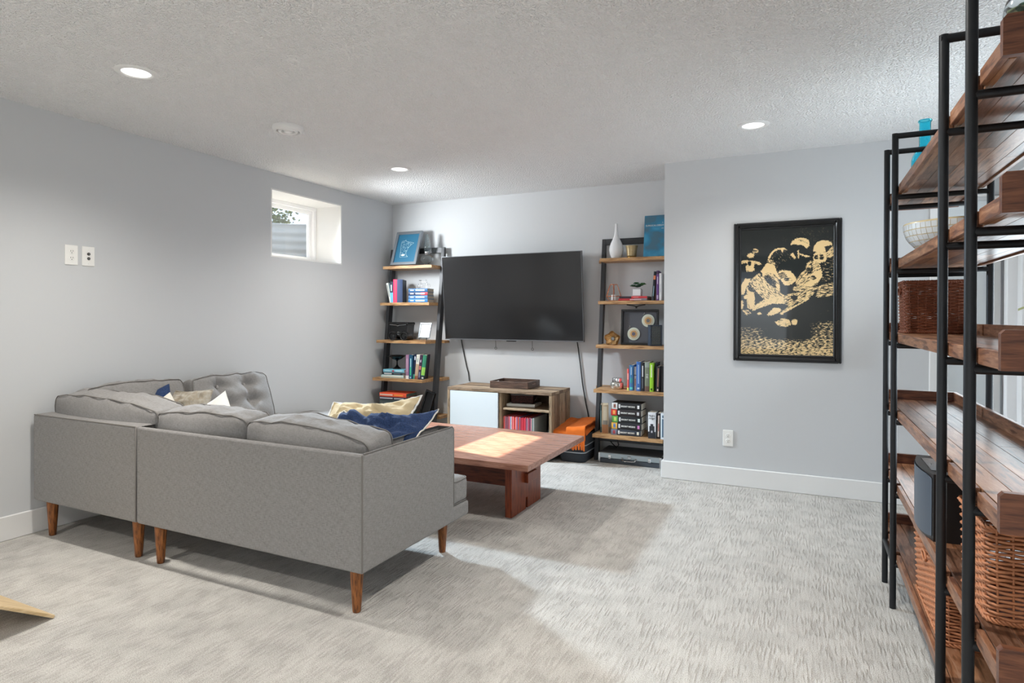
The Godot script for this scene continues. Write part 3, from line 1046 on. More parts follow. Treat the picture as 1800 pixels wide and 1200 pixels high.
# ------------------------------------------------------------------ coffee table
func build_table() -> void:
	var t := thing("coffee_table", "low reddish-brown wooden coffee table with slab legs and through tenons", "table", V(-1.405, 0, -3.66), 0.0)
	var L := 1.34
	var W := 0.98
	var top := 0.405
	var th := 0.036
	# boards of the top run along x
	for k in 7:
		var w := W / 7
		part("top_board", mb().box(V(-L / 2, top - th / 2 + [0.0, 0.0003, -0.0002][k % 3], -W / 2 + w * (k + 0.5)), V(L, th, w - 0.0006), 0.0015), M.table_top, t)
	for s in [0, 1]:
		var xc := -0.2475 if s == 0 else -L + 0.2475
		var h := top - th
		# slab leg with a slot cut in from the floor; outline in (z, y)
		var P := PackedVector2Array([Vector2(-0.23, 0), Vector2(-0.012, 0), Vector2(-0.012, 0.072), Vector2(0.012, 0.072), Vector2(0.012, 0), Vector2(0.23, 0), Vector2(0.23, h), Vector2(-0.23, h)])
		part("leg", mb().extrude(P, 0.045, Transform3D(Basis(Vector3.UP, -PI / 2), V(xc + 0.0225, 0, 0))), M.table_leg, t)
		part("tenon", mb().box(V(xc + (0.036 if s == 0 else -0.036), 0.205, -0.03), V(0.030, 0.062, 0.145), 0.002), M.table_leg, t)
	part("stretcher", mb().box(V(-L / 2, 0.245, -0.02), V(L - 0.55, 0.248, 0.030), 0.002), M.table_rail, t)

const ORD := ["first", "second", "third", "fourth", "fifth", "sixth", "seventh", "eighth", "ninth", "tenth"]

# ------------------------------------------------------------------ media console
func build_console() -> void:
	var x0 := -2.985
	var x1 := -1.945
	var zf := -4.885
	var zb := -5.34
	var H := 0.597
	var xm := -2.448
	var t := thing("media_console", "reclaimed wood media console with a white sliding door and two open cubbies", "console")
	var n := 5
	for k in n:
		var w := (zf - zb) / n
		part("top_plank", mb().box(V((x0 + x1) / 2, H - 0.013, zb + w * (k + 0.5)), V(x1 - x0, 0.026 - 0.001 * (k % 2), w - 0.001), 0.002), M["barn_x_%d" % ((k * 3 + 1) % 4)], t)
	for side in 2:
		n = 7
		for k in n:
			var w := (zf - zb) / n
			part("side_plank", mb().box(V(x1 - 0.013 if side else x0 + 0.013, 0.030 + (H - 0.057) / 2, zb + w * (k + 0.5)), V(0.026 - 0.0015 * (k % 3), H - 0.057, w - 0.0012), 0.002), M["barn_y_%d" % [0, 1, 2, 0, 3, 1, 0][k]], t)
	part("bottom_board", mb().box(V((x0 + x1) / 2, 0.043, (zf + zb) / 2), V(x1 - x0, 0.026, zf - zb), 0.002), M.barn_x_1, t)
	part("divider", mb().box(V(xm, 0.313, (zf + zb) / 2 - 0.01), V(0.024, 0.512, zf - zb - 0.02), 0.002), M.barn_y_0, t)
	part("shelf", mb().box(V((xm + x1) / 2 - 0.001, 0.428, (zf + zb) / 2 - 0.01), V(x1 - xm - 0.052, 0.018, zf - zb - 0.03), 0.002), M.barn_x_2, t)
	part("back_board", mb().box(V((x0 + x1) / 2, 0.31, zb + 0.006), V(x1 - x0 - 0.06, 0.5, 0.010)), M.barn_x_3, t)
	part("sliding_door", mb().box(V((x0 + 0.026 + xm - 0.012) / 2, 0.313, zf - 0.010), V(xm - x0 - 0.042, 0.508, 0.016), 0.002), M.lacquer_white, t)
	for x in [x0 + 0.06, x1 - 0.06]:
		for z in [zf - 0.06, zb + 0.06]:
			part("foot", mb().lathe([Vector2(0.0005, 0), Vector2(0.018, 0), Vector2(0.018, 0), Vector2(0.02, 0.03)], 14), M.black_plastic, t).position = V(x, 0, z)
	# tray on top
	var tr := thing("serving_tray", "dark wooden serving tray with cut-out handles on the media console", "tray", V(-2.415, H, -5.15), 0.03)
	var w := 0.375
	var d := 0.30
	var h := 0.058
	part("base", mb().box(V(0, 0.005, 0), V(w, 0.01, d), 0.002), M.tray_wood, tr)
	for s in [-1, 1]:
		part("long_side", mb().box(V(0, h / 2 + 0.005, s * (d / 2 - 0.006)), V(w, h, 0.012), 0.002), M.tray_wood, tr)
		var P := PackedVector2Array([Vector2(-d / 2 + 0.012, 0.010), Vector2(d / 2 - 0.012, 0.010), Vector2(d / 2 - 0.012, h + 0.005), Vector2(-d / 2 + 0.012, h + 0.005)])
		var hole := PackedVector2Array([Vector2(-0.045, 0.033), Vector2(0.045, 0.033), Vector2(0.045, 0.051), Vector2(-0.045, 0.051)])
		var e := mb()
		var x: float = s * (w / 2 - 0.006)
		e.box(V(x, 0.0215, 0), V(0.012, 0.023, d - 0.024)); e.box(V(x, 0.057, 0), V(0.012, 0.012, d - 0.024))
		for q in [-1, 1]:
			e.box(V(x, 0.042, q * (0.045 + (d / 2 - 0.012 - 0.045) / 2)), V(0.012, 0.018, d / 2 - 0.057))
		part("handle_side", e, M.tray_wood, tr)
	# upper cubby: flat white box with an old printed tin on it
	var bx := thing("flat_box", "flat white box under the old printed tin in the console's upper cubby", "box", V(-2.30, 0.437, -5.10), 0.10)
	part("base", mb().box(V(0, 0.012, 0), V(0.262, 0.024, 0.20), 0.001), M.paper_grey, bx)
	part("lid", mb().box(V(0, 0.017, 0.0), V(0.268, 0.022, 0.206), 0.002), M.print_white, bx)
	var tin_m := mat("tin_red", col(92, 44, 34), 0.5, 0.3)
	tin_m.albedo_texture = noise_tex(77, 0.05, [[0.3, col(70, 60, 60)], [0.5, col(200, 170, 150)], [0.62, Color.WHITE], [0.75, col(120, 70, 60)]], 256, 4)
	tin_m.uv1_triplanar = true; tin_m.uv1_scale = V(5, 5, 5)
	var tin := thing("tin_box", "old dark red printed tin with a wire bail handle on the white box", "tin", V(-2.30, 0.466, -5.10), 0.12)
	part("body", mb().rbox(V(0, 0.037, 0), V(0.215, 0.074, 0.14), 0.012, 3).weld(), tin_m, tin)
	part("lid", mb().rbox(V(0, 0.078, 0), V(0.222, 0.014, 0.147), 0.006, 3).weld(), mat("tin_lid", col(96, 92, 92), 0.4, 0.6), tin)
	part("handle", mb().tube([V(0.112, 0.03, 0.03), V(0.122, 0.045, 0.03), V(0.125, 0.06, 0), V(0.122, 0.045, -0.03), V(0.112, 0.03, -0.03)], 0.003, 6), M.steel, tin)
	# lower cubby: records
	var spine := [col(214, 62, 82), col(196, 40, 58), col(236, 120, 130), col(222, 84, 72), col(240, 168, 172), col(180, 52, 70), col(232, 214, 210), col(120, 132, 170), col(216, 100, 84)]
	var x := xm + 0.018
	var counts := {}
	for k in 36:
		var wd := rng.randf_range(0.0066, 0.0098)
		var c: Color = spine[rng.randi() % spine.size()] if k < 33 else [col(168, 172, 170), col(120, 128, 126), col(196, 200, 196)][k - 33]
		var mm: StandardMaterial3D = M.get("sleeve_%d" % spine.find(c)) if M.has("sleeve_%d" % spine.find(c)) else mat("sleeve_%d" % spine.find(c) if k < 33 else "sleeve_grey_%d" % k, c, 0.6)
		var hh := rng.randf_range(0.296, 0.306)
		var tone: String = ["rose red", "deep red", "pink", "brick red", "pale pink", "crimson", "off-white", "grey-blue", "coral"][spine.find(c)] if k < 33 else "grey"
		counts[tone] = counts.get(tone, 0) + 1
		solo("record_sleeve", mb().box(V(0, hh / 2, -0.15), V(wd - 0.0008, hh, 0.30), 0.0006), mm, "%s %s record sleeve from the left among the upright ones in the console" % [ORD[counts[tone] - 1], tone], "record", V(x + wd / 2, 0.056, zf - 0.045 - rng.randf() * 0.006), "upright record sleeves in the console")
		x += wd
	for k in 6:
		var lean := 0.50 - 0.02 * k
		var lx := x + 0.014 + k * 0.0125
		var s := solo("record_sleeve", mb().box(V(0.003, 0.135 if k < 4 else 0.10, -0.15), V(0.006, 0.27 if k < 4 else 0.2, 0.29), 0.0006), [M.black_plastic, M.print_black, M.paper_grey, M.print_black, M.tin_lid, M.black_plastic][k], "dark record sleeve leaning in the console's right corner, %s from the upright sleeves" % ORD[k], "record", V(lx, 0.0565 + 0.0, zf - 0.06), "leaning dark record sleeves")
		s.rotation.z = -lean
		if k >= 4:
			s.position = V(lx + 0.002, 0.0565, zf - 0.045)

# ------------------------------------------------------------------ television
func build_tv() -> void:
	var t := thing("television", "large black wall-mounted flat television, switched off, tilted down", "television", V(-2.522, 1.43, -5.255))
	t.rotation.x = 0.095
	var w := 1.455
	var h := 0.822
	part("screen", mb().box(V(0, 0.003, 0.012), V(w - 0.008, h - 0.016, 0.006)), M.tv_glass, t)
	part("back_shell", mb().box(V(0, 0, -0.016), V(w - 0.02, h - 0.03, 0.05), 0.012), M.black_plastic, t)
	var b := mb()
	b.box(V(0, h / 2 - 0.002, 0), V(w, 0.004, 0.032), 0.001)
	b.box(V(0, -h / 2 + 0.005, 0.001), V(w, 0.010, 0.034), 0.001)
	for s in [-1, 1]:
		b.box(V(s * (w / 2 - 0.002), 0, 0), V(0.004, h - 0.004, 0.032), 0.001)
	part("bezel", b, M.tv_bezel, t)
	part("sensor_bar", mb().box(V(0, -h / 2 - 0.004, 0.004), V(0.10, 0.010, 0.02), 0.002), M.black_plastic, t)
	part("mount_bracket", mb().box(V(0, 0.02, -0.068), V(0.5, 0.40, 0.052), 0.003), M.black_plastic, t)
	for s in [-1, 1]:
		var cord := mb()
		cord.tube([V(s * 0.195, -h / 2 + 0.02, -0.045), V(s * 0.195, -h / 2 - 0.075, -0.045)], 0.0022, 6)
		var ring := []
		for k in 14:
			ring.append(V(s * 0.195 + 0.011 * cos(TAU * k / 14), -h / 2 - 0.086 + 0.011 * sin(TAU * k / 14), -0.045))
		cord.tube(ring, 0.0022, 6, true)
		part("pull_cord", cord, M.slot_dark, t)
	var z := ZB + 0.012
	var c1 := [V(-3.12, 1.06, z + 0.03), V(-3.118, 0.96, z), V(-3.105, 0.90, z), V(-3.085, 0.82, z), V(-3.065, 0.74, z), V(-3.045, 0.68, z), V(-3.035, 0.60, z)]
	solo("cable", mb().tube(c1, 0.0055, 8), M.cable_black, "black cable hanging from the left end of the television to the console", "cable")
	var c2 := [V(-1.89, 1.05, z + 0.03), V(-1.885, 0.96, z), V(-1.862, 0.80, z), V(-1.84, 0.62, z), V(-1.808, 0.45, z), V(-1.775, 0.30, z), V(-1.765, 0.16, z + 0.01)]
	solo("cable", mb().tube(c2, 0.0055, 8), M.cable_black, "black cable hanging from the right end of the television behind the orange blanket", "cable")

# ------------------------------------------------------------------ books
var plain_cache := {}
func plain_mat(c: Color, rough := 0.55) -> StandardMaterial3D:
	var k := [c, rough]
	if not plain_cache.has(k):
		plain_cache[k] = mat("print_%d" % plain_cache.size(), c, rough)
	return plain_cache[k]

func lettering(words: String, height: float, mat_: Material, parent: Node, called := "lettering", bold := false) -> MeshInstance3D:
	var tm := TextMesh.new()
	tm.text = words
	var f := SystemFont.new()
	f.font_names = PackedStringArray(["Droid Sans"])
	if bold: f.font_weight = 700
	tm.font = f
	tm.font_size = 24
	tm.pixel_size = height / 17.5
	tm.depth = 0.0004
	tm.curve_step = 4.0
	var o := part(called, tm, mat_, parent)
	return o

# a book standing with its spine towards +z: th thick, h high, d deep; origin at the middle of its foot
# marks: [y0, y1, colour, width share] printed bands on the spine
func book(label: String, th: float, h: float, d: float, cover: Color, at: Vector3, roll := 0.0, turn := 0.0, marks := [], grp := "", text := "", text_col := Color.WHITE, pages := Color(0.91, 0.88, 0.82), side := Color(-1, 0, 0)) -> Node3D:
	var b := thing("book", label, "book", at, turn, grp)
	if roll != 0.0:
		b.basis = Basis(Vector3.UP, turn) * Basis(Vector3.BACK, roll)
	var c := plain_mat(cover)
	var t := minf(0.0026, th * 0.12)
	var m := mb()
	m.box(V(-th / 2 + t / 2, h / 2, -d / 2), V(t, h, d), 0.0004)
	m.box(V(th / 2 - t / 2, h / 2, -d / 2), V(t, h, d), 0.0004)
	var sp := mb()
	# gently rounded spine
	var rows := []
	for i in 2:
		for k in 9:
			var a := -1.0 + k / 4.0
			rows.append(V(a * th / 2, h * i, 0.0035 * (1.0 - a * a)))
	sp.grid(rows, 2, 9, false, false)
	sp.box(V(0, h / 2, -t / 2), V(th, h, t), 0.0003)
	if side.r >= 0.0:
		part("boards", m, plain_mat(side), b)
		part("spine", sp, c, b)
	else:
		m.v.append_array(sp.v); m.n.append_array(sp.n); m.u.append_array(sp.u)
		var off := m.v.size() - sp.v.size()
		for i in sp.ix:
			m.ix.append(i + off)
		part("cover", m, c, b)
	part("pages", mb().box(V(0, h / 2, -d / 2 - 0.001), V(th - 2 * t, h - 0.006, d - 0.008), 0.0004), plain_mat(pages, 0.9), b)
	for q in marks:
		var wsh: float = q[3] if q.size() > 3 else 0.9
		var pts := []
		for i in 2:
			for k in 7:
				var a := (-1.0 + k / 3.0) * wsh
				pts.append(V(a * th / 2, lerpf(q[0], q[1], i) * h, 0.0035 * (1.0 - a * a) + 0.0004))
		part("printed_band", mb().grid(pts, 2, 7), plain_mat(q[2]), b)
	if text:
		var l := lettering(text, minf(th * 0.42, 0.022), plain_mat(text_col), b)
		var w: float = (l.mesh as TextMesh).get_aabb().size.x
		l.rotation = V(0, 0, -PI / 2)
		l.position = V(0, h * 0.52, 0.0042)
		if w > h * 0.8:
			l.scale = Vector3.ONE * (h * 0.8 / w)
	return b

# the same book lying flat, spine towards +z; at = middle of its foot below
func flat_book(label: String, th: float, h: float, d: float, cover: Color, at: Vector3, turn := 0.0, marks := [], grp := "", text := "", text_col := Color.WHITE, pages := Color(0.91, 0.88, 0.82)) -> Node3D:
	var b := book(label, th, h, d, cover, Vector3.ZERO, 0.0, 0.0, marks, grp, text, text_col, pages)
	b.basis = Basis(Vector3.UP, turn) * Basis(Vector3.BACK, PI / 2)
	b.position = at + Basis(Vector3.UP, turn) * V(h / 2, th / 2, 0)
	return b

const TOPS := [1.760, 1.387, 1.008, 0.632, 0.255]

func ladder(x0: float, dz: float, label: String) -> void:
	var t := thing("ladder_shelf", label, "shelf", V(x0, 0, 0), 0.0, "leaning ladder shelves")
	var W := 0.66
	var fz := func(y: float) -> float: return -5.155 + dz - y / 1.95 * 0.222
	for s in [0, 1]:
		# leaning side post, outline in (z, y)
		var P := PackedVector2Array([Vector2(fz.call(0.0) - 0.065, 0), Vector2(fz.call(0.0), 0), Vector2(fz.call(1.95), 1.95), Vector2(fz.call(1.95) - 0.03, 1.95), Vector2(maxf(fz.call(1.7) - 0.065, ZB + 0.004), 1.7)])
		var o := mb().extrude(P, 0.032, Transform3D(Basis(Vector3.UP, -PI / 2), V(0.032 if s == 0 else W, 0, 0)))
		part("post", o, M.ladder_frame, t)
	part("top_rail", mb().box(V(W / 2, 1.922, fz.call(1.92) - 0.016), V(W - 0.064, 0.055, 0.026), 0.002), M.ladder_frame, t)
	part("foot_rail", mb().box(V(W / 2, 0.016, fz.call(0.016) - 0.02), V(W - 0.064, 0.032, 0.028), 0.002), M.ladder_frame, t)
	part("back_rail", mb().box(V(W / 2, 0.185, fz.call(0.18) - 0.052), V(W - 0.064, 0.05, 0.022), 0.002), M.ladder_frame, t)
	for k in 5:
		var y: float = TOPS[k]
		var front: float = [-5.195, -5.15, -5.09, -5.03, -5.0][k] + dz
		var post_back: float = maxf(fz.call(y) - 0.068, ZB + 0.03)
		var hh := 0.014
		var P := PackedVector2Array()
		# board between the posts in front, wider behind them
		for q in [[0.034, front], [W - 0.034, front], [W - 0.034, post_back], [W + 0.028, post_back], [W + 0.028, ZB + 0.006 + dz * 0.2], [-0.028, ZB + 0.006 + dz * 0.2], [-0.028, post_back], [0.034, post_back]]:
			P.append(Vector2(clampf(q[0], -3.975 - x0, XJ - 0.004 - x0), -q[1]))
		part("shelf_board", mb().extrude(P, 2 * hh, Transform3D(Basis(Vector3.RIGHT, -PI / 2), V(0, y - 2 * hh, 0))), M.shelf_oak, t)

func build_ladders() -> void:
	ladder(-3.955, 0.05, "leaning ladder shelf with black frame in the corner left of the television")
	ladder(-1.655, 0.0, "leaning ladder shelf with black frame between the television and the projecting wall")
	ladder_right()
	ladder_left()

func ladder_right() -> void:
	var y: float = TOPS[0]
	# top shelf
	solo("bottle_vase", mb().lathe([Vector2(0.0005, 0), Vector2(0.036, 0.0), Vector2(0.042, 0.006), Vector2(0.056, 0.04), Vector2(0.063, 0.078), Vector2(0.060, 0.105), Vector2(0.048, 0.14), Vector2(0.031, 0.175), Vector2(0.020, 0.205), Vector2(0.014, 0.245), Vector2(0.0115, 0.29), Vector2(0.0125, 0.308), Vector2(0.009, 0.306), Vector2(0.008, 0.25)], 36), M.ceramic_white, "white ceramic bottle vase with a long thin neck on the top shelf", "vase", V(-1.50, y, -5.29))
	var g := mat("mercury_gold", col(206, 190, 158), 0.3, 0.55)
	g.albedo_texture = noise_tex(31, 0.12, [[0.3, col(190, 170, 130)], [0.55, Color.WHITE], [0.8, col(214, 198, 160)]], 256, 3)
	g.uv1_triplanar = true; g.uv1_scale = V(7, 7, 7)
	var c := thing("candle_holder", "pale gold mercury glass votive candle cup on a dark gold foot", "candle holder", V(-1.357, y, -5.27))
	part("cup", mb().lathe([Vector2(0.0005, 0.008), Vector2(0.038, 0.008), Vector2(0.0405, 0.02), Vector2(0.046, 0.075), Vector2(0.054, 0.104), Vector2(0.054, 0.106), Vector2(0.051, 0.106), Vector2(0.044, 0.076), Vector2(0.037, 0.02), Vector2(0.0005, 0.014)], 32), g, c)
	part("foot", mb().lathe([Vector2(0.0005, 0), Vector2(0.036, 0), Vector2(0.040, 0.004), Vector2(0.038, 0.010)], 28), mat("brass_dark", col(150, 112, 50), 0.3, 0.9), c)
	# the teal hardback stands face out
	var b := thing("book", "large teal hardback standing face out with small white lettering on the top shelf", "book", V(-1.120, y, -5.235))
	b.rotation = V(-0.16, 0.02, 0)
	var tm := mat("teal_cover", Color.WHITE, 0.5)
	tm.albedo_texture = noise_tex(33, 0.008, [[0.25, col(70, 110, 130)], [0.5, col(48, 128, 166)], [0.75, col(64, 148, 184)]], 256, 4)
	tm.uv1_triplanar = true; tm.uv1_scale = V(2.0, 2.0, 2.0)
	part("cover", mb().box(V(0, 0.181, 0), V(0.25, 0.362, 0.026), 0.002), tm, b)
	part("pages", mb().box(V(0.002, 0.181, 0), V(0.250, 0.354, 0.021)), M.paper, b)
	for q in [["SURGICAL", -0.068, 0.272, 0.0145], ["OBSER", 0.010, 0.272, 0.0145], ["A", 0.030, 0.295, 0.010], ["and", 0.030, 0.245, 0.008]]:
		var l := lettering(q[0], q[3], M.print_white, b)
		l.position = V(q[1], q[2], 0.0135)
	# second shelf
	y = TOPS[1]
	var tr := thing("terrarium", "copper wire geometric candle lantern with a white candle inside", "lantern", V(-1.500, y, -5.215))
	var fr := mb()
	var n := 6
	for k in n:
		var a := TAU * k / n + 0.3
		var a2 := TAU * (k + 1) / n + 0.3
		var rp := func(r: float, yy: float, q: float) -> Vector3: return V(r * cos(q), yy, r * sin(q))
		for s in [[0.042, 0.003, a, 0.072, 0.04, a], [0.072, 0.04, a, 0.034, 0.143, a], [0.042, 0.003, a, 0.042, 0.003, a2], [0.072, 0.04, a, 0.072, 0.04, a2], [0.034, 0.143, a, 0.034, 0.143, a2]]:
			fr.tube([rp.call(s[0], s[1], s[2]), rp.call(s[3], s[4], s[5])], 0.0027, 6)
	part("wire_frame", fr, M.copper, tr)
	part("candle", mb().lathe([Vector2(0.0005, 0.002), Vector2(0.022, 0.002), Vector2(0.022, 0.002), Vector2(0.022, 0.05), Vector2(0.018, 0.053), Vector2(0.0005, 0.05)], 20), M.ceramic_white, tr)
	flat_book("thin dark and red magazine lying under a red magazine, below the small succulent", 0.019, 0.245, 0.19, col(196, 58, 66), V(-1.322, y, -5.175), 0.0, [[0.0, 0.45, col(150, 140, 150), 0.98], [0.2, 0.6, col(232, 190, 195), 0.5]], "magazines under the succulent")
	flat_book("red and dark magazine, uppermost under the small succulent", 0.019, 0.24, 0.19, col(214, 66, 74), V(-1.320, y + 0.0195, -5.178), 0.0, [[0.56, 1.0, col(64, 50, 60), 1.0], [0.3, 0.5, col(240, 150, 150), 0.3]], "magazines under the succulent")
	var p := thing("potted_plant", "small dark green succulent in a square white pot on red magazines", "plant", V(-1.297, y + 0.0392, -5.245))
	part("pot", mb().box(V(0, 0.031, 0), V(0.070, 0.062, 0.070), 0.004), M.ceramic_white, p)
	part("soil", mb().box(V(0, 0.062, 0), V(0.058, 0.004, 0.058)), M.slot_dark, p)
	for k in 5:
		var lf := mb()
		var cx: float = [-0.04, -0.012, 0.018, 0.045, 0.0][k]
		var cy: float = [0.085, 0.105, 0.088, 0.098, 0.078][k]
		for ring in 3:
			for q in 7 - ring:
				var a := TAU * q / (7 - ring) + ring * 0.5 + k
				var el: float = [0.25, 0.7, 1.15][ring]
				var ln := 0.030 - ring * 0.006
				var dr := V(cos(a) * cos(el), sin(el), sin(a) * cos(el))
				var sd := dr.cross(Vector3.UP).normalized()
				lf.rbox(Vector3.ZERO, V(0.016, 0.006, ln), 0.003, 3, Transform3D(Basis(sd, dr.cross(sd) * -1.0, dr), V(cx, cy, 0.004 * k - 0.006) + dr * ln * 0.5))
		part("rosette", lf.weld(), plain_mat([col(44, 88, 62), col(56, 102, 72), col(38, 78, 54), col(70, 112, 66), col(34, 66, 48)][k], 0.45), p)
	book("slim black book with an orange mark leaning left of the purple book", 0.022, 0.245, 0.17, col(28, 34, 44), V(-1.152, y, -5.18), -0.075, 0.12, [[0.72, 0.86, col(226, 130, 90), 0.8], [0.15, 0.5, col(150, 190, 200), 0.25]], "books at the right end of the second shelf", "", Color.WHITE, col(214, 208, 196))
	book("brown-edged book between the black book and the purple book", 0.016, 0.248, 0.17, col(96, 74, 60), V(-1.130, y, -5.19), -0.06, 0.12, [], "books at the right end of the second shelf")
	book("purple book with white lettering on the right ladder shelf", 0.021, 0.25, 0.17, col(104, 66, 132), V(-1.111, y, -5.175), 0.0, 0.1, [[0.88, 0.98, col(60, 36, 70), 1.0], [0.55, 0.8, col(206, 190, 214), 0.35], [0.05, 0.18, col(190, 170, 205), 0.6]], "books at the right end of the second shelf")
	book("thin white book beside the purple book", 0.020, 0.228, 0.16, col(232, 232, 234), V(-1.087, y, -5.175), 0.0, 0.1, [[0.3, 0.6, col(205, 205, 212), 0.3]], "books at the right end of the second shelf")
	# third shelf
	y = TOPS[2]
	var gb := thing("gold_flower_bowl", "gold petal-edged bowl standing on edge on the third shelf", "bowl", V(-1.487, y + 0.053, -5.15))
	for layer in 2:
		var pts := []
		var seg := 48
		for i in 9:
			var s := i / 8.0
			for k in seg:
				var a := TAU * k / seg
				var rr: float = (0.010 + 0.056 * s) * (1.0 + 0.10 * s * sin(5.0 * a + layer)) * (1.0 - 0.22 * layer)
				pts.append(V(rr * cos(a), rr * sin(a) * 0.92, 0.036 * s * s + 0.006 * s * cos(10.0 * a) - 0.012 + layer * 0.01))
		part("petals", mb().grid(pts, 9, seg, true), M.gold, gb)
	part("centre", mb().rbox(V(0, 0, 0.004), V(0.03, 0.03, 0.014), 0.007, 3).weld(), M.silver_frame, gb)
	part("stand", mb().box(V(0, -0.048, -0.008), V(0.05, 0.010, 0.04), 0.003), M.ceramic_white, gb)
	var f := thing("shadow_box", "black framed shadow box holding two round agate slices", "picture frame", V(-1.275, y, -5.24))
	f.rotation.x = -0.05
	picture_frame(f, 0.322, 0.305, 0.017, 0.03, M.black_plastic)
	part("backing", mb().box(V(0, 0.1525, 0.004), V(0.29, 0.272, 0.004)), plain_mat(col(86, 88, 94), 0.7), f)
	for k in 2:
		var at: Vector3 = [V(-0.053, 0.094, 0.008), V(0.070, 0.209, 0.008)][k]
		var ag := part("agate_slice", mb().lathe([Vector2(0.0002, 0.004), Vector2(0.016, 0.004), Vector2(0.016, 0.004)], 24, Transform3D(Basis(Vector3.RIGHT, PI / 2), at)), plain_mat([col(92, 88, 104), col(112, 108, 104)][k], 0.2), f)
		for q in 3:
			var r0: float = [0.016, 0.029, 0.043][q]
			var r1: float = [0.029, 0.043, 0.055][q]
			part("agate_band", mb().lathe([Vector2(r0, 0.0042 - q * 0.0006), Vector2(r1, 0.0040 - q * 0.0006), Vector2(r1, 0.0)], 24, Transform3D(Basis(Vector3.RIGHT, PI / 2), at)), plain_mat([col(190, 148, 96), col(206, 192, 164), col(206, 214, 200)][q], 0.25), ag)
		part("pin", mb().tube([at + V(-0.045, 0.05, 0.0), at + V(-0.03, 0.062, 0.004), at + V(-0.038, 0.072, 0.0)], 0.002, 5), M.chrome, f)
	var ln := thing("candle_lantern", "dark metal candle lantern with a pale diamond lattice side", "lantern", V(-1.128, y, -5.155), 0.42)
	var lf := mb()
	for sx in [-1, 1]:
		for sz in [-1, 1]:
			lf.box(V(sx * 0.044, 0.087, sz * 0.044), V(0.012, 0.174, 0.012), 0.002)
	lf.box(V(0, 0.005, 0), V(0.1, 0.01, 0.1), 0.002)
	lf.box(V(0, 0.169, 0), V(0.1, 0.01, 0.1), 0.002)
	part("frame", lf, plain_mat(col(44, 52, 64), 0.5), ln)
	part("side_panel", mb().box(V(-0.045, 0.087, 0), V(0.004, 0.156, 0.078)), plain_mat(col(52, 66, 84), 0.5), ln)
	part("lining", mb().box(V(0, 0.087, 0.034), V(0.078, 0.152, 0.004)), plain_mat(col(214, 214, 196), 0.7), ln)
	var lat := mb()
	for k in range(-8, 14):
		for s in [-1, 1]:
			var a := Vector2(-0.038 if s > 0 else 0.038, 0.012 + k * 0.0125)
			var bq := Vector2(-a.x, a.y + 0.076)
			# clip the bar to the opening
			var t0 := clampf((0.012 - a.y) / 0.076, 0, 1)
			var t1 := clampf((0.162 - a.y) / 0.076, 0, 1)
			if t1 - t0 > 0.02:
				var p0 := a.lerp(bq, t0)
				var p1 := a.lerp(bq, t1)
				lat.tube([V(p0.x, p0.y, 0.042), V(p1.x, p1.y, 0.042)], 0.0019, 4)
	part("lattice", lat, plain_mat(col(44, 52, 64), 0.5), ln).set_meta("kind", "stuff")
	# fourth shelf
	y = TOPS[3]
	var mj := mat("mercury_silver", col(226, 226, 222), 0.16, 0.85)
	mj.albedo_texture = noise_tex(35, 0.06, [[0.25, col(120, 118, 112)], [0.45, Color.WHITE], [0.7, col(238, 232, 220)]], 256, 3)
	mj.uv1_triplanar = true; mj.uv1_scale = V(6, 6, 6)
	var jar := thing("candle_jar", "silver mercury glass candle jar with a flat lid on the fourth shelf", "jar", V(-1.449, y, -5.15))
	part("body", mb().lathe([Vector2(0.0005, 0), Vector2(0.05, 0), Vector2(0.057, 0.008), Vector2(0.058, 0.042), Vector2(0.052, 0.056), Vector2(0.040, 0.062)], 32), mj, jar)
	part("lid", mb().lathe([Vector2(0.036, 0.062), Vector2(0.043, 0.064), Vector2(0.043, 0.064), Vector2(0.043, 0.090), Vector2(0.040, 0.094), Vector2(0.0005, 0.095)], 32), M.chrome, jar)
	var G := "upright books on the fourth shelf"
	var bz := -5.075
	book("thin coral red paperback at the left end of the fourth shelf books", 0.017, 0.180, 0.13, col(226, 92, 88), V(-1.333, y, bz), 0.0, 0.08, [[0.0, 0.13, col(226, 226, 120), 1.0], [0.5, 0.8, col(250, 220, 215), 0.3]], G)
	book("dusty blue hardback with small pale lettering", 0.032, 0.213, 0.15, col(62, 116, 166), V(-1.306, y, bz), 0.0, 0.05, [[0.62, 0.92, col(190, 214, 236), 0.2], [0.05, 0.14, col(90, 210, 210), 0.7], [0.3, 0.5, col(60, 150, 150), 0.6]], G)
	book("narrow cream book between two blue books", 0.020, 0.200, 0.14, col(222, 214, 206), V(-1.277, y, bz - 0.02), 0.0, 0.05, [[0.62, 0.66, col(120, 108, 90), 1.0], [0.2, 0.5, col(200, 130, 130), 0.4]], G, "", Color.WHITE, Color(0.91, 0.88, 0.82), col(30, 36, 66))
	book("tallest royal blue book with a faded white title", 0.036, 0.243, 0.16, col(58, 106, 176), V(-1.245, y, bz), 0.0, 0.04, [[0.25, 0.9, col(160, 186, 222), 0.22], [0.06, 0.12, col(200, 214, 230), 0.5]], G)
	book("black hardback with a white title right of the royal blue book", 0.029, 0.240, 0.16, col(26, 28, 36), V(-1.210, y, bz), 0.0, 0.04, [[0.5, 0.88, col(220, 220, 224), 0.3], [0.1, 0.45, col(120, 124, 132), 0.2]], G)
	book("book with a grey-green mottled spine and white capitals", 0.040, 0.243, 0.16, col(120, 126, 108), V(-1.173, y, bz), 0.0, 0.03, [[0.0, 0.18, col(108, 84, 72), 1.0], [0.82, 1.0, col(150, 158, 148), 1.0]], G, "EVE", col(240, 240, 236))
	book("bright lime green book among the dark ones", 0.030, 0.236, 0.15, col(150, 206, 40), V(-1.137, y, bz), 0.0, 0.03, [[0.5, 0.94, col(226, 240, 190), 0.35], [0.05, 0.12, col(40, 60, 20), 0.4]], G)
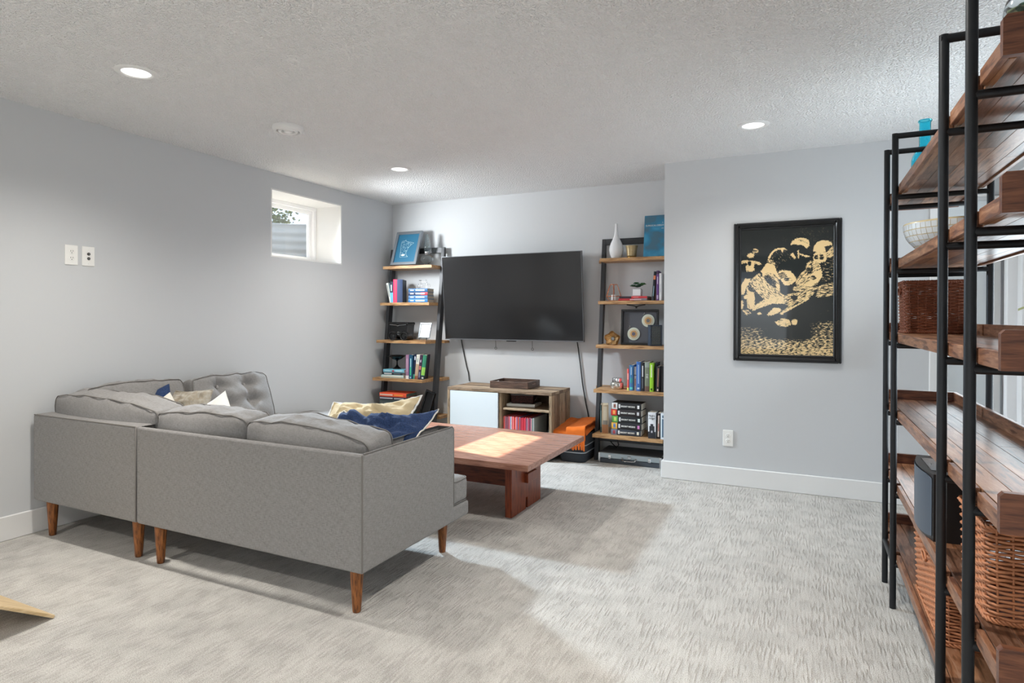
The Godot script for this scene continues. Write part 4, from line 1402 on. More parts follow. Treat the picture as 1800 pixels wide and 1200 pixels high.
	book("near-black book with a blue cast behind the brown-lettered one", 0.020, 0.238, 0.13, col(36, 38, 58), V(-1.110, y, bz - 0.05), 0.0, 0.03, [], G)
	book("black book with brown lettering down its spine", 0.028, 0.213, 0.15, col(34, 30, 30), V(-1.086, y, bz), -0.03, 0.03, [[0.2, 0.92, col(150, 106, 88), 0.35], [0.04, 0.12, col(226, 200, 190), 0.4]], G)
	book("plain black book last in the row beside the projecting wall", 0.034, 0.215, 0.15, col(24, 24, 27), V(-1.048, y, bz - 0.01), 0.0, 0.03, [], G)
	# fifth shelf
	y = TOPS[4]
	G = "upright books on the fifth shelf"
	book("dark teal book at the left end of the fifth shelf", 0.016, 0.237, 0.15, col(52, 74, 76), V(-1.575, y, -5.10), 0.0, 0.25, [[0.2, 0.8, col(110, 140, 140), 0.4]], G)
	var aged := mat("aged_cover", Color.WHITE, 0.7)
	book("worn tan and brown book with a weathered spine", 0.056, 0.240, 0.15, col(186, 168, 142), V(-1.535, y, -5.09), 0.0, 0.3, [[0.0, 0.30, col(160, 112, 78), 0.9], [0.45, 0.95, col(206, 196, 176), 0.5], [0.3, 0.45, col(132, 128, 120), 0.8]], G, "", Color.WHITE, Color(0.84, 0.78, 0.66), col(150, 112, 84))
	G = "stack of thick black paperbacks"
	var stack := [["lowest thick paperback of the black stack, grey-blue at its left end", col(46, 54, 66), col(110, 120, 140), col(170, 60, 64)], ["thick black paperback with a yellow and blue end, second from the bottom", col(30, 31, 36), col(232, 176, 70), col(70, 120, 180)], ["thick black paperback with a green end, middle of the stack", col(26, 30, 34), col(92, 160, 74), col(200, 214, 110)], ["thick black paperback with a red and orange end, fourth from the bottom", col(34, 26, 28), col(206, 52, 44), col(240, 170, 90)], ["top paperback of the black stack with a white and brown end", col(24, 25, 28), col(222, 222, 220), col(130, 72, 52)]]
	var yy := y
	for k in 5:
		var th: float = [0.050, 0.056, 0.056, 0.054, 0.056][k]
		var s: Array = stack[k]
		var bk := flat_book(s[0], th, 0.252 + 0.006 * (k % 2), 0.165, s[1], V(-1.345 + 0.004 * (k % 3), yy, -5.05), [0.03, -0.02, 0.02, -0.03, 0.0][k], [[0.80, 0.99, s[2], 0.96], [0.85, 0.93, s[3], 0.6], [0.70, 0.76, col(210, 212, 214), 0.6], [0.06, 0.13, [col(228, 228, 214), col(206, 130, 190), col(214, 224, 220), col(206, 206, 210), col(228, 228, 228)][k], 0.5]], G)
		var l := lettering("BRENT WEEKS", 0.019, M.print_white, bk, "lettering", true)
		var w: float = (l.mesh as TextMesh).get_aabb().size.x
		l.scale = Vector3.ONE * (0.118 / w)
		l.rotation.z = -PI / 2
		l.position = V(0, 0.112, 0.0042)
		yy += th
	G = "books at the right end of the fifth shelf"
	var na := book("white and black paperback with a hooded figure on its spine", 0.062, 0.212, 0.13, col(228, 230, 234), V(-1.122, y, -5.03), 0.0, 0.02, [[0.0, 0.26, col(40, 42, 50), 1.0], [0.26, 0.48, col(48, 50, 58), 0.66], [0.48, 0.56, col(52, 54, 62), 0.36], [0.22, 0.30, col(190, 190, 196), 0.2]], G)
	for q in [["Night", 0.186], ["Angel", 0.164]]:
		var l := lettering(q[0], 0.015, M.print_black, na)
		l.position = V(0, q[1], 0.0042)
	book("black paperback with red and white capitals", 0.030, 0.208, 0.13, col(32, 24, 24), V(-1.072, y, -5.04), -0.02, 0.05, [[0.08, 0.92, col(206, 190, 180), 0.45], [0.3, 0.6, col(160, 50, 44), 0.2]], G)
	book("pale blue-white paperback against the projecting wall", 0.042, 0.212, 0.13, col(214, 222, 228), V(-1.030, y, -5.03), 0.0, 0.0, [[0.08, 0.78, col(86, 112, 134), 0.5], [0.82, 0.92, col(90, 110, 130), 0.4]], G)
	# aluminium case on the floor, with a looped cable beside it
	var al := thing("flight_case", "flat aluminium case with latches and a handle on the floor under the right ladder shelf", "case", V(-1.325, 0.0, -5.24))
	part("lower_shell", mb().box(V(0, 0.020, 0), V(0.54, 0.038, 0.30), 0.004), plain_mat(col(70, 76, 84), 0.5), al)
	part("upper_shell", mb().box(V(0, 0.065, 0), V(0.54, 0.048, 0.30), 0.004), mat("brushed_aluminium", col(178, 190, 196), 0.35, 0.7), al)
	part("lid_panel", mb().box(V(0, 0.090, 0), V(0.52, 0.004, 0.28)), plain_mat(col(82, 84, 88), 0.6), al)
	for s in [-1, 1]:
		var la := part("latch", mb().box(V(s * 0.17, 0.056, 0.153), V(0.024, 0.036, 0.006), 0.002), M.chrome, al)
		part("catch", mb().box(V(s * 0.17, 0.046, 0.158), V(0.014, 0.014, 0.006), 0.002), M.steel, la)
		part("handle_mount", mb().box(V(s * 0.058, 0.050, 0.154), V(0.016, 0.018, 0.008), 0.002), M.steel, al)
		for q in [0.0, 0.26]:
			part("corner_bumper", mb().rbox(V(s * 0.262, 0.045, 0.142 - q), V(0.022, 0.09, 0.022), 0.006, 2).weld(), M.steel, al)
	part("handle", mb().tube([V(-0.058, 0.050, 0.158), V(-0.054, 0.040, 0.176), V(-0.03, 0.037, 0.182), V(0.03, 0.037, 0.182), V(0.054, 0.040, 0.176), V(0.058, 0.050, 0.158)], 0.005, 8), M.steel, al)
	part("lock_plate", mb().box(V(0, 0.062, 0.153), V(0.03, 0.022, 0.005), 0.002), M.steel, al)
	solo("cable", mb().tube([V(-1.60, 0.155, -5.30), V(-1.55, 0.20, -5.22), V(-1.50, 0.215, -5.18), V(-1.45, 0.195, -5.16), V(-1.435, 0.15, -5.16), V(-1.455, 0.122, -5.165), V(-1.50, 0.150, -5.19), V(-1.56, 0.180, -5.26), V(-1.60, 0.175, -5.33)], 0.0045, 8), M.cable_black, "looped black cable above the aluminium case", "cable")
	solo("hook", mb().tube([V(-1.38, 1.353, -5.20), V(-1.32, 1.345, -5.20), V(-1.297, 1.338, -5.20), V(-1.27, 1.345, -5.20), V(-1.22, 1.353, -5.20)], 0.005, 6).rbox(V(-1.297, 1.332, -5.20), V(0.016, 0.020, 0.014), 0.006, 2), M.black_plastic, "small black clip under the second shelf board of the right ladder shelf", "hook")

# a frame standing in its own xy plane on y=0, opening towards +z
func picture_frame(parent: Node, w: float, h: float, bar: float, depth: float, m: Material) -> void:
	for s in [-1, 1]:
		part("frame_side", mb().box(V(s * (w - bar) / 2, h / 2, depth / 2), V(bar, h - 2 * bar, depth), 0.002), m, parent)
		part("frame_rail", mb().box(V(0, h / 2 + s * (h - bar) / 2, depth / 2), V(w, bar, depth), 0.002), m, parent)

func ladder_left() -> void:
	var y: float = TOPS[0]
	var f := thing("picture_frame", "silver frame with a blue state-outline print on the left ladder shelf", "picture frame", V(-3.680, y + 0.004, -5.175))
	f.rotation = V(-0.33, 0.0, 0)
	picture_frame(f, 0.315, 0.372, 0.030, 0.026, M.silver_frame)
	part("print", mb().box(V(0, 0.186, 0.010), V(0.262, 0.318, 0.006)), plain_mat(col(36, 98, 128), 0.45), f)
	# outline of the state, drawn as a raised line of dots and strokes
	var o := [Vector2(-0.075, 0.085), Vector2(-0.040, 0.088), Vector2(-0.030, 0.100), Vector2(-0.026, 0.084), Vector2(0.010, 0.076), Vector2(0.035, 0.070), Vector2(0.075, 0.062), Vector2(0.040, 0.035), Vector2(0.016, 0.008), Vector2(0.010, -0.020), Vector2(0.000, -0.045), Vector2(0.010, -0.070), Vector2(0.032, -0.092), Vector2(-0.066, -0.092), Vector2(-0.068, -0.030), Vector2(-0.076, 0.020), Vector2(-0.078, 0.060)]
	var ink := mb()
	var poly := PackedVector2Array(o)
	for i in o.size():
		var a: Vector2 = o[i]
		var b: Vector2 = o[(i + 1) % o.size()]
		ink.tube([V(a.x, a.y + 0.182, 0.0135), V(b.x, b.y + 0.182, 0.0135)], 0.0011, 4)
	var rr := RandomNumberGenerator.new()
	rr.seed = 4
	for k in 150:
		var p := Vector2(rr.randf_range(-0.08, 0.08), rr.randf_range(-0.095, 0.1))
		if Geometry2D.is_point_in_polygon(p, poly):
			var l := rr.randf_range(0.004, 0.011)
			var vert := rr.randf() < 0.45
			ink.box(V(p.x, p.y + 0.182, 0.0136), V(0.0016 if vert else l, l if vert else 0.0016, 0.001))
	part("printed_outline", ink, plain_mat(col(206, 226, 222)), f).set_meta("kind", "stuff")
	part("printed_patch", mb().lathe([Vector2(0.0002, 0.0), Vector2(0.022, 0.0)], 20, Transform3D(Basis(Vector3.RIGHT, PI / 2).scaled_local(V(1, 1, 0.45)), V(-0.030, 0.112, 0.0142))), plain_mat(col(226, 236, 226)), f)
	var gl := mat("clear_glass", Color(0.93, 0.96, 0.97, 0.0), 0.02)
	gl.refraction_enabled = true
	gl.refraction_scale = 0.05
	gl.transparency = BaseMaterial3D.TRANSPARENCY_ALPHA
	var la := thing("oil_lamp", "clear glass oil lamp with a tall chimney beside the silver frame", "lamp", V(-3.452, y, -5.25))
	part("font", mb().lathe([Vector2(0.0005, 0), Vector2(0.046, 0), Vector2(0.044, 0.006), Vector2(0.022, 0.016), Vector2(0.020, 0.022), Vector2(0.050, 0.038), Vector2(0.066, 0.064), Vector2(0.058, 0.092), Vector2(0.030, 0.108), Vector2(0.0005, 0.110)], 32), gl, la)
	part("burner", mb().lathe([Vector2(0.018, 0.108), Vector2(0.024, 0.114), Vector2(0.026, 0.132), Vector2(0.030, 0.140), Vector2(0.022, 0.146)], 24), M.steel, la)
	part("chimney", mb().lathe([Vector2(0.026, 0.142), Vector2(0.036, 0.175), Vector2(0.036, 0.20), Vector2(0.024, 0.26), Vector2(0.020, 0.315), Vector2(0.018, 0.315), Vector2(0.022, 0.26), Vector2(0.034, 0.20), Vector2(0.034, 0.176), Vector2(0.024, 0.143)], 28), gl, la)
	# second shelf
	y = TOPS[1]
	var G := "upright books on the left ladder shelf's second board"
	var z := -5.125
	book("thin white book leaning left at the end of the row", 0.024, 0.205, 0.14, col(214, 216, 210), V(-3.805, y, z), 0.22, 0.1, [[0.3, 0.9, col(130, 136, 132), 0.35]], G)
	book("paperback with a dark top and a light blue lower half", 0.034, 0.214, 0.14, col(110, 190, 222), V(-3.795, y, z), 0.02, 0.1, [[0.48, 1.0, col(30, 46, 62), 1.0], [0.55, 0.85, col(206, 222, 230), 0.4]], G)
	book("bright pink hardback on the left ladder shelf", 0.046, 0.236, 0.16, col(236, 52, 104), V(-3.752, y, z), 0.0, 0.1, [[0.0, 1.0, col(246, 130, 90), 0.1]], G)
	book("wide navy blue hardback next to the pink one", 0.056, 0.234, 0.20, col(56, 74, 110), V(-3.695, y, z), 0.0, 0.42, [], G, "", Color.WHITE, Color(0.8, 0.8, 0.8), col(16, 34, 56))
	G = "stack of blue books on the left ladder shelf"
	var cs := [["lowest book of the blue stack, bright blue", col(40, 116, 184), col(206, 226, 240)], ["second blue book of the stack with pale lettering", col(58, 110, 160), col(196, 210, 224)], ["blue stack book with a white and red end", col(30, 52, 92), col(230, 226, 228)], ["uppermost navy and blue book of the stack, under the small bicycle", col(38, 96, 146), col(220, 230, 238)]]
	var yy := y
	for k in 4:
		var th := 0.0345
		flat_book(cs[k][0], th, 0.208, 0.15, cs[k][1], V(-3.468, yy, -5.115), [0.14, 0.12, 0.16, 0.13][k], [[0.15, 0.62, cs[k][2], 0.4], [0.72, 0.9, cs[k][2], 0.3]] + ([[0.0, 0.35, col(206, 60, 74), 0.8]] if k == 2 else []), G, "", Color.WHITE, Color(0.72, 0.68, 0.62))
		yy += th
	var bi := thing("wire_bicycle", "tiny silver wire bicycle ornament on the blue book stack", "ornament", V(-3.445, yy, -5.17), 0.1)
	for s in [-1, 1]:
		var ring := []
		for k in 24:
			ring.append(V(s * 0.055 + 0.024 * cos(TAU * k / 24), 0.026 + 0.024 * sin(TAU * k / 24), 0))
		var w := mb().tube(ring, 0.0016, 5, true)
		for k in 6:
			w.tube([V(s * 0.055, 0.026, 0), ring[k * 4]], 0.0006, 4)
		part("wheel", w, M.steel, bi)
	var fm := mb()
	for q in [[-0.055, 0.026, -0.012, 0.028], [-0.055, 0.026, -0.025, 0.066], [-0.012, 0.028, -0.030, 0.080], [-0.025, 0.066, 0.038, 0.068], [-0.012, 0.028, 0.038, 0.066], [0.055, 0.026, 0.034, 0.086]]:
		fm.tube([V(q[0], q[1], 0), V(q[2], q[3], 0)], 0.0018, 5)
	part("bicycle_frame", fm, M.steel, bi)
	part("saddle", mb().rbox(V(-0.031, 0.082, 0), V(0.028, 0.006, 0.014), 0.003, 2), M.black_plastic, bi)
	part("handlebar", mb().tube([V(0.034, 0.086, 0.014), V(0.030, 0.087, 0), V(0.034, 0.086, -0.014)], 0.0016, 5), M.black_plastic, bi)
	# third shelf
	y = TOPS[2]
	var bx := thing("black_case", "glossy black tapered case with a silver trimmed curved lid", "case", V(-3.722, y, -5.20))
	part("body", mb().extrude(PackedVector2Array([Vector2(-0.096, 0), Vector2(0.096, 0), Vector2(0.112, 0.155), Vector2(-0.112, 0.155)]), 0.12, Transform3D(Basis(), V(0, 0, -0.06))), M.black_gloss, bx)
	part("lid", mb().rbox(V(0, 0.166, 0), V(0.242, 0.030, 0.136), 0.012, 3).weld(), M.black_gloss, bx)
	part("trim", mb().tube([V(-0.10, 0.156, 0.068), V(-0.02, 0.149, 0.070), V(0, 0.144, 0.072), V(0.02, 0.149, 0.070), V(0.10, 0.156, 0.068)], 0.003, 6), M.chrome, bx)
	part("stud", mb().rbox(V(0, 0.075, 0.062), V(0.018, 0.018, 0.008), 0.004, 2).weld(), M.chrome, bx)
	# a pair of game pads is not legible; two round-eyed black binoculars are
	var bn := thing("binoculars", "black binoculars lying before the black case", "binoculars", V(-3.662, y, -5.075), 0.2)
	for s in [-1, 1]:
		var xf := Transform3D(Basis(Vector3.UP, -s * 0.12) * Basis(Vector3.RIGHT, PI / 2), V(s * 0.068, 0.043, -0.02))
		var br := part("barrel", mb().lathe([Vector2(0.024, -0.07), Vector2(0.026, -0.06), Vector2(0.034, -0.02), Vector2(0.042, 0.02), Vector2(0.042, 0.02), Vector2(0.043, 0.055), Vector2(0.040, 0.058), Vector2(0.036, 0.056), Vector2(0.034, 0.046)], 28, xf), M.black_plastic, bn)
		part("lens", mb().lathe([Vector2(0.036, 0.046), Vector2(0.018, 0.051), Vector2(0.0004, 0.053)], 24, xf), M.black_gloss, br)
	part("bridge", mb().rbox(V(0, 0.052, -0.025), V(0.10, 0.030, 0.05), 0.010, 3).weld(), M.black_plastic, bn)
	part("focus_wheel", mb().lathe([Vector2(0.0004, -0.02), Vector2(0.013, -0.02), Vector2(0.013, -0.02), Vector2(0.013, 0.02), Vector2(0.0004, 0.02)], 18, Transform3D(Basis(Vector3.RIGHT, PI / 2), V(0, 0.074, -0.02))), M.black_plastic, bn)
	var wf := thing("picture_frame", "small silver frame with a blank white print on a black easel", "picture frame", V(-3.385, y + 0.026, -5.10))
	wf.rotation = V(-0.30, 0.02, 0)
	picture_frame(wf, 0.132, 0.155, 0.014, 0.012, M.silver_frame)
	part("print", mb().box(V(0, 0.0775, 0.004), V(0.108, 0.131, 0.004)), M.print_white, wf)
	for s in [-1, 1]:
		part("easel_leg", mb().tube([V(s * 0.034, 0.06, -0.004), V(s * 0.036, -0.004, 0.006), V(s * 0.040, -0.004, 0.018), V(s * 0.042, -0.026, 0.014)], 0.0034, 6), M.black_plastic, wf)
	part("easel_prop", mb().tube([V(0, 0.10, -0.004), V(0, -0.026, -0.05)], 0.003, 6), M.black_plastic, wf)
	# fourth shelf
	y = TOPS[3]
	G = "stack under the pedestal bowl"
	flat_book("pale paperback, lowest under the black pedestal bowl", 0.030, 0.262, 0.16, col(190, 214, 214), V(-3.715, y, -5.03), 0.05, [[0.1, 0.9, col(226, 226, 214), 0.4]], G)
	flat_book("dark paperback with white lettering in the middle under the pedestal bowl", 0.024, 0.228, 0.155, col(44, 56, 66), V(-3.712, y + 0.030, -5.035), 0.03, [[0.55, 0.95, col(214, 218, 220), 0.5], [0.1, 0.45, col(120, 130, 136), 0.3]], G)
	flat_book("light blue book directly under the black pedestal bowl", 0.030, 0.246, 0.16, col(126, 196, 218), V(-3.705, y + 0.054, -5.04), 0.05, [[0.47, 0.57, col(190, 80, 100), 0.6], [0.1, 0.4, col(190, 226, 236), 0.4], [0.62, 0.92, col(190, 226, 236), 0.3]], G)
	solo("pedestal_bowl", mb().lathe([Vector2(0.0005, 0.0), Vector2(0.044, 0.0), Vector2(0.040, 0.008), Vector2(0.016, 0.026), Vector2(0.007, 0.045), Vector2(0.006, 0.075), Vector2(0.012, 0.088), Vector2(0.050, 0.103), Vector2(0.074, 0.122), Vector2(0.078, 0.130), Vector2(0.112, 0.133), Vector2(0.112, 0.137), Vector2(0.076, 0.135), Vector2(0.060, 0.118), Vector2(0.0005, 0.098)], 40), M.black_gloss, "black footed glass bowl with a wide flat rim on three books", "bowl", V(-3.722, y + 0.0842, -5.12))
	G = "upright books on the left ladder shelf's fourth board"
	z = -5.03
	book("mauve book with a white foot, left of the row", 0.034, 0.236, 0.15, col(158, 118, 148), V(-3.535, y, z), 0.0, 0.08, [[0.0, 0.14, col(232, 230, 228), 1.0], [0.3, 0.85, col(190, 160, 180), 0.3]], G)
	book("teal book with green lettering", 0.040, 0.238, 0.15, col(14, 72, 104), V(-3.496, y, z), -0.02, 0.08, [[0.15, 0.5, col(60, 190, 140), 0.35], [0.5, 0.85, col(150, 200, 206), 0.3], [0.03, 0.1, col(150, 190, 220), 0.4]], G)
	book("navy book with a small white mark", 0.028, 0.242, 0.15, col(20, 30, 60), V(-3.464, y, z - 0.01), -0.07, 0.08, [[0.78, 0.92, col(190, 196, 210), 0.5], [0.0, 0.2, col(70, 150, 130), 0.7]], G)
	book("cream book leaning right, tan below", 0.036, 0.243, 0.15, col(222, 222, 212), V(-3.430, y, z), -0.10, 0.08, [[0.0, 0.62, col(190, 164, 136), 0.98], [0.0, 0.14, col(196, 96, 66), 0.98], [0.7, 0.85, col(150, 170, 170), 0.3]], G)
	book("dark plum book with white specks", 0.032, 0.242, 0.15, col(58, 40, 64), V(-3.396, y, z), -0.11, 0.08, [[0.4, 0.55, col(190, 110, 110), 0.7], [0.08, 0.3, col(120, 130, 160), 0.4], [0.7, 0.8, col(206, 200, 210), 0.3]], G)
	book("green book with a yellow-green lower spine at the right end", 0.036, 0.242, 0.16, col(52, 134, 104), V(-3.358, y, z), -0.11, 0.42, [[0.18, 0.5, col(150, 206, 90), 0.95], [0.0, 0.16, col(26, 50, 56), 1.0], [0.04, 0.1, col(220, 226, 226), 0.5]], G, "", Color.WHITE, Color(0.9, 0.88, 0.82), col(24, 46, 44))
	# fifth shelf, mostly hidden by the sofa pillows
	y = TOPS[4]
	G = "stack of books on the left ladder shelf's lowest board"
	var hs := [[0.060, col(66, 66, 70), "grey-black book low in the stack behind the sofa pillows"], [0.045, col(52, 60, 62), "dark green-grey book in the stack behind the sofa pillows"], [0.060, col(60, 74, 74), "dark book with a red mark, third from the top of the stack"], [0.030, col(40, 36, 56), "thin dark book with white lettering under the orange one"], [0.038, col(240, 94, 60), "orange book with pale lettering, uppermost of the low stack"]]
	yy = y
	for k in 5:
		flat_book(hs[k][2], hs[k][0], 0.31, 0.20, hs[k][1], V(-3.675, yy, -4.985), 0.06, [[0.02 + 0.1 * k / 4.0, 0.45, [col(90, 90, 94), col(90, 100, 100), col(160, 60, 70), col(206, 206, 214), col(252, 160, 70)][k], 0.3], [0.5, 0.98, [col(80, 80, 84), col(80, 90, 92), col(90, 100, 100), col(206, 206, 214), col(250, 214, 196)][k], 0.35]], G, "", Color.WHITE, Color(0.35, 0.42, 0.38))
		yy += hs[k][0]
	var bf := thing("picture_frame", "black picture frame leaning in the lowest board's right corner", "picture frame", V(-3.36, y, -5.07))
	bf.basis = Basis(Vector3.UP, -0.25) * Basis(Vector3.BACK, -0.24) * Basis(Vector3.RIGHT, -0.16)
	picture_frame(bf, 0.13, 0.27, 0.018, 0.022, M.black_gloss)
	part("print", mb().box(V(0, 0.135, 0.006), V(0.098, 0.238, 0.004)), M.print_black, bf)

# ------------------------------------------------------------------ tall pipe and timber bookcase on the right
const SH := [1.776, 1.459, 1.140, 0.811, 0.497, 0.200]   # undersides of its six shelves
const SX0 := 0.360
const SX1 := 0.658
const SZ0 := -3.56
const SZ1 := -1.545

func build_bookcase() -> void:
	var t := thing("pipe_bookcase", "tall bookcase of dark timber tray shelves in a black pipe frame at the right", "bookcase")
	var posts := [-3.372, -3.085, -2.068, -1.750]
	var r := 0.0125
	var xf := 0.3485
	var xb := 0.680
	for k in 4:
		var z: float = posts[k]
		part("front_post", mb().tube([V(xf, 0, z), V(xf, 2.034, z)], r, 20), M.pipe_black, t)
		part("rear_post", mb().tube([V(xb, 0, z), V(xb, 2.034, z)], r, 20), M.pipe_black, t)
		part("top_bar", mb().tube([V(xf - 0.009, 2.0235, z), V(xb + 0.009, 2.0235, z)], 0.0122, 16), M.pipe_black, t)
		for y in SH:
			part("cross_bar", mb().tube([V(xf, y - 0.0135, z), V(xb, y - 0.0135, z)], 0.011, 14), M.pipe_black, t)
	for pair in [[0, 1], [2, 3]]:
		for x in [xf, xb]:
			part("foot_bar", mb().tube([V(x, 0.20 if x == xf else 0.10, posts[pair[0]]), V(x, 0.20 if x == xf else 0.10, posts[pair[1]])], 0.011, 14), M.pipe_black, t)
	# shelves: planks along z, a front lip in pieces between the posts, raised ends and back
	for k in 6:
		var y: float = SH[k]
		var th := 0.037
		var s := part("shelf", mb().box(V((SX0 + SX1) / 2 + 0.006, y + th - 0.014, (SZ0 + SZ1) / 2), V(SX1 - SX0 - 0.040, 0.012, SZ1 - SZ0 - 0.05)), M.acacia_1, t)
		var n := 5
		var w := (SX1 - SX0 - 0.016) / n
		for q in n:
			# each course of boards is cut in two at a different place
			var cut := SZ0 + (0.35 + 0.30 * fmod(q * 0.37 + k * 0.23, 1.0)) * (SZ1 - SZ0)
			for h in 2:
				var za := SZ0 + 0.022 if h == 0 else cut + 0.0004
				var zb := cut - 0.0004 if h == 0 else SZ1 - 0.022
				part("plank", mb().box(V(SX0 + 0.016 + w * (q + 0.5), y + th - 0.0045, (za + zb) / 2), V(w - 0.0006, 0.009, zb - za), 0.0008), M["acacia_%d" % ((q * 2 + k + h * 3) % 4)], s)
				part("under_plank", mb().box(V(SX0 + 0.016 + w * (q + 0.5), y + 0.0125, (za + zb) / 2), V(w - 0.0006, 0.009, zb - za), 0.0008), M["acacia_%d" % ((q * 3 + k + h) % 4)], s)
		var cuts := [SZ0 + 0.02]
		for z in posts:
			cuts.append(z - 0.019); cuts.append(z + 0.019)
		cuts.append(SZ1 - 0.02)
		for q in 5:
			part("front_lip", mb().box(V(SX0 + 0.0075, y + th / 2, (cuts[q * 2] + cuts[q * 2 + 1]) / 2), V(0.015, th, cuts[q * 2 + 1] - cuts[q * 2] - 0.001), 0.0016), M["acacia_rail"], s)
		part("under_lip", mb().box(V(SX0 + 0.022, y + 0.004, (SZ0 + SZ1) / 2), V(0.014, 0.008, SZ1 - SZ0 - 0.06), 0.001), M.acacia_2, s)
		part("back_rail", mb().box(V(SX1 - 0.008, y + 0.041, (SZ0 + SZ1) / 2), V(0.016, 0.082, SZ1 - SZ0 - 0.04), 0.002), M.acacia_rail, s)
		for z in [SZ0 + 0.010, SZ1 - 0.010]:
			# end board with its front top corner cut off; outline in (x, y)
			var P := PackedVector2Array([Vector2(SX0 - 0.001, y - 0.001), Vector2(SX1 + 0.001, y - 0.001), Vector2(SX1 + 0.001, y + 0.082), Vector2(SX0 + 0.006, y + 0.082), Vector2(SX0 - 0.001, y + 0.074)])
			part("end_rail", mb().extrude(P, 0.020, Transform3D(Basis(), V(0, 0, z - 0.010))), M.acacia_end, s)
	# on the shelves
	var top := func(k: int) -> float: return SH[k] + 0.0372
	var bg := mat("blue_glass", Color(0.45, 0.93, 1.0, 0.06), 0.03)
	bg.refraction_enabled = true
	bg.refraction_scale = 0.03
	bg.transparency = BaseMaterial3D.TRANSPARENCY_ALPHA
	solo("glass_bottle", mb().lathe([Vector2(0.0005, 0.004), Vector2(0.048, 0.0), Vector2(0.054, 0.006), Vector2(0.055, 0.02), Vector2(0.055, 0.17), Vector2(0.052, 0.19), Vector2(0.030, 0.228), Vector2(0.0235, 0.24), Vector2(0.0235, 0.345), Vector2(0.0285, 0.352), Vector2(0.0285, 0.358), Vector2(0.021, 0.358), Vector2(0.0205, 0.345), Vector2(0.0205, 0.242), Vector2(0.048, 0.186), Vector2(0.051, 0.165), Vector2(0.051, 0.02), Vector2(0.0005, 0.012)], 36), bg, "turquoise blue glass bottle with a straight neck on the bookcase's top shelf", "bottle", V(0.506, top.call(0), -3.43))
	# shell bowl: a thin body faced with small shell tesserae
	var bw := thing("shell_bowl", "wide shallow bowl faced with white mother-of-pearl pieces on the second shelf", "bowl", V(0.548, top.call(1), -2.98))
	var prof := func(s: float) -> Vector2: return Vector2(0.048 + 0.134 * sin(s * PI / 2), 0.004 + 0.124 * (1.0 - cos(s * PI / 2)))
	var body := [Vector2(0.0005, 0.0), Vector2(0.04, 0.0)]
	for i in 11:
		body.append(prof.call(i / 10.0))
	body.append(Vector2(0.180, 0.132))
	for i in range(10, -1, -1):
		var q: Vector2 = prof.call(i / 10.0)
		body.append(Vector2(q.x - 0.006, q.y + 0.004))
	body.append(Vector2(0.0005, 0.012))
	part("body", mb().lathe(body, 48), mat("shell_inside", col(232, 214, 170), 0.25), bw)
	var tess := mb()
	for i in 8:
		var n := 26 + i * 4
		var a0: Vector2 = prof.call(i / 8.0)
		var a1: Vector2 = prof.call((i + 1) / 8.0)
		for k in n:
			var ang := TAU * (k + 0.5 * (i % 2)) / n
			var da := TAU / n * 0.46
			var o := 0.0016 + 0.0008 * rng.randf()
			var ps := []
			for q in [[a0, -1], [a0, 1], [a1, 1], [a1, -1]]:
				var rr: float = lerpf(a0.x, a1.x, 0.06 if q[0] == a0 else 0.94) + o * 0.7
				var yy: float = lerpf(a0.y, a1.y, 0.06 if q[0] == a0 else 0.94) - o * 0.7
				ps.append(V(rr * cos(ang + da * q[1]), yy, rr * sin(ang + da * q[1])))
			tess.face(ps, V(cos(ang), -0.7, sin(ang)))
	var sm := mat("mother_of_pearl", col(226, 232, 234), 0.18)
	sm.clearcoat_enabled = true
	part("shell_pieces", tess, sm, bw).set_meta("kind", "stuff")
	var wk := mat("wicker_red", col(178, 116, 78), 0.6)
	var wd := mat("wicker_dark", col(124, 66, 38), 0.55)
	basket("dark red-brown wicker basket with a hand hole on the bookcase's third shelf", V(0.528, top.call(2), -3.345), V(0.255, 0.240, 0.215), 30, wd)
	basket("wicker basket on the bookcase's lowest shelf behind the two pipe posts", V(0.508, top.call(5), -2.51), V(0.262, 0.245, 0.50), 22, wk)
	basket("wicker basket nearest the viewer on the shelf beside the black speaker", V(0.512, top.call(4), -1.90), V(0.262, 0.235, 0.275), 21, wk)
	# speaker
	var sp := thing("speaker", "black wireless speaker with a curved blue-grey grille on the bookcase", "speaker", V(0.437, top.call(4), -2.50), 0.0)
	var shape := PackedVector2Array()
	for i in 13:
		var a := -1.0 + i / 6.0
		shape.append(Vector2(-0.085 + 0.022 * a * a, a * 0.158))
	for i in 7:
		var a := 1.0 - i / 3.0
		shape.append(Vector2(0.075, a * 0.15))
	part("body", mb().extrude(shape, 0.214, Transform3D(Basis(Vector3.RIGHT, PI / 2) * Basis.from_scale(V(1, -1, -1)), V(0, 0.214, 0)).orthonormalized() if false else Transform3D(Basis(V(1, 0, 0), V(0, 0, 1), V(0, 1, 0)), V(0, 0.0, 0))), M.black_plastic, sp)
	var gp := []
	for i in 9:
		for k in 21:
			var a := -1.0 + k / 10.0
			var e := 1.0 - 0.08 * pow(absf(a), 6.0)
			gp.append(V(-0.0885 + 0.022 * a * a, 0.107 + (i / 4.0 - 1.0) * 0.100 * e, a * 0.150))
	part("grille", mb().grid(gp, 9, 21), mat("grille_blue", col(74, 86, 100), 0.38, 0.3), sp)
	part("touch_panel", mb().box(V(-0.01, 0.2146, 0), V(0.10, 0.0012, 0.20), 0.0004), M.black_gloss, sp)
	part("status_light", mb().rbox(V(-0.045, 0.2155, 0.0), V(0.004, 0.001, 0.004), 0.0005, 1), M.print_white, sp)
	var l := lettering("SONOS", 0.008, plain_mat(col(24, 26, 30)), sp)
	l.basis = Basis(V(0, -1, 0), V(0, 0, -1) * -1.0, V(-1, 0, 0))
	l.position = V(-0.0905 + 0.022 * 0.72, 0.185, -0.128)
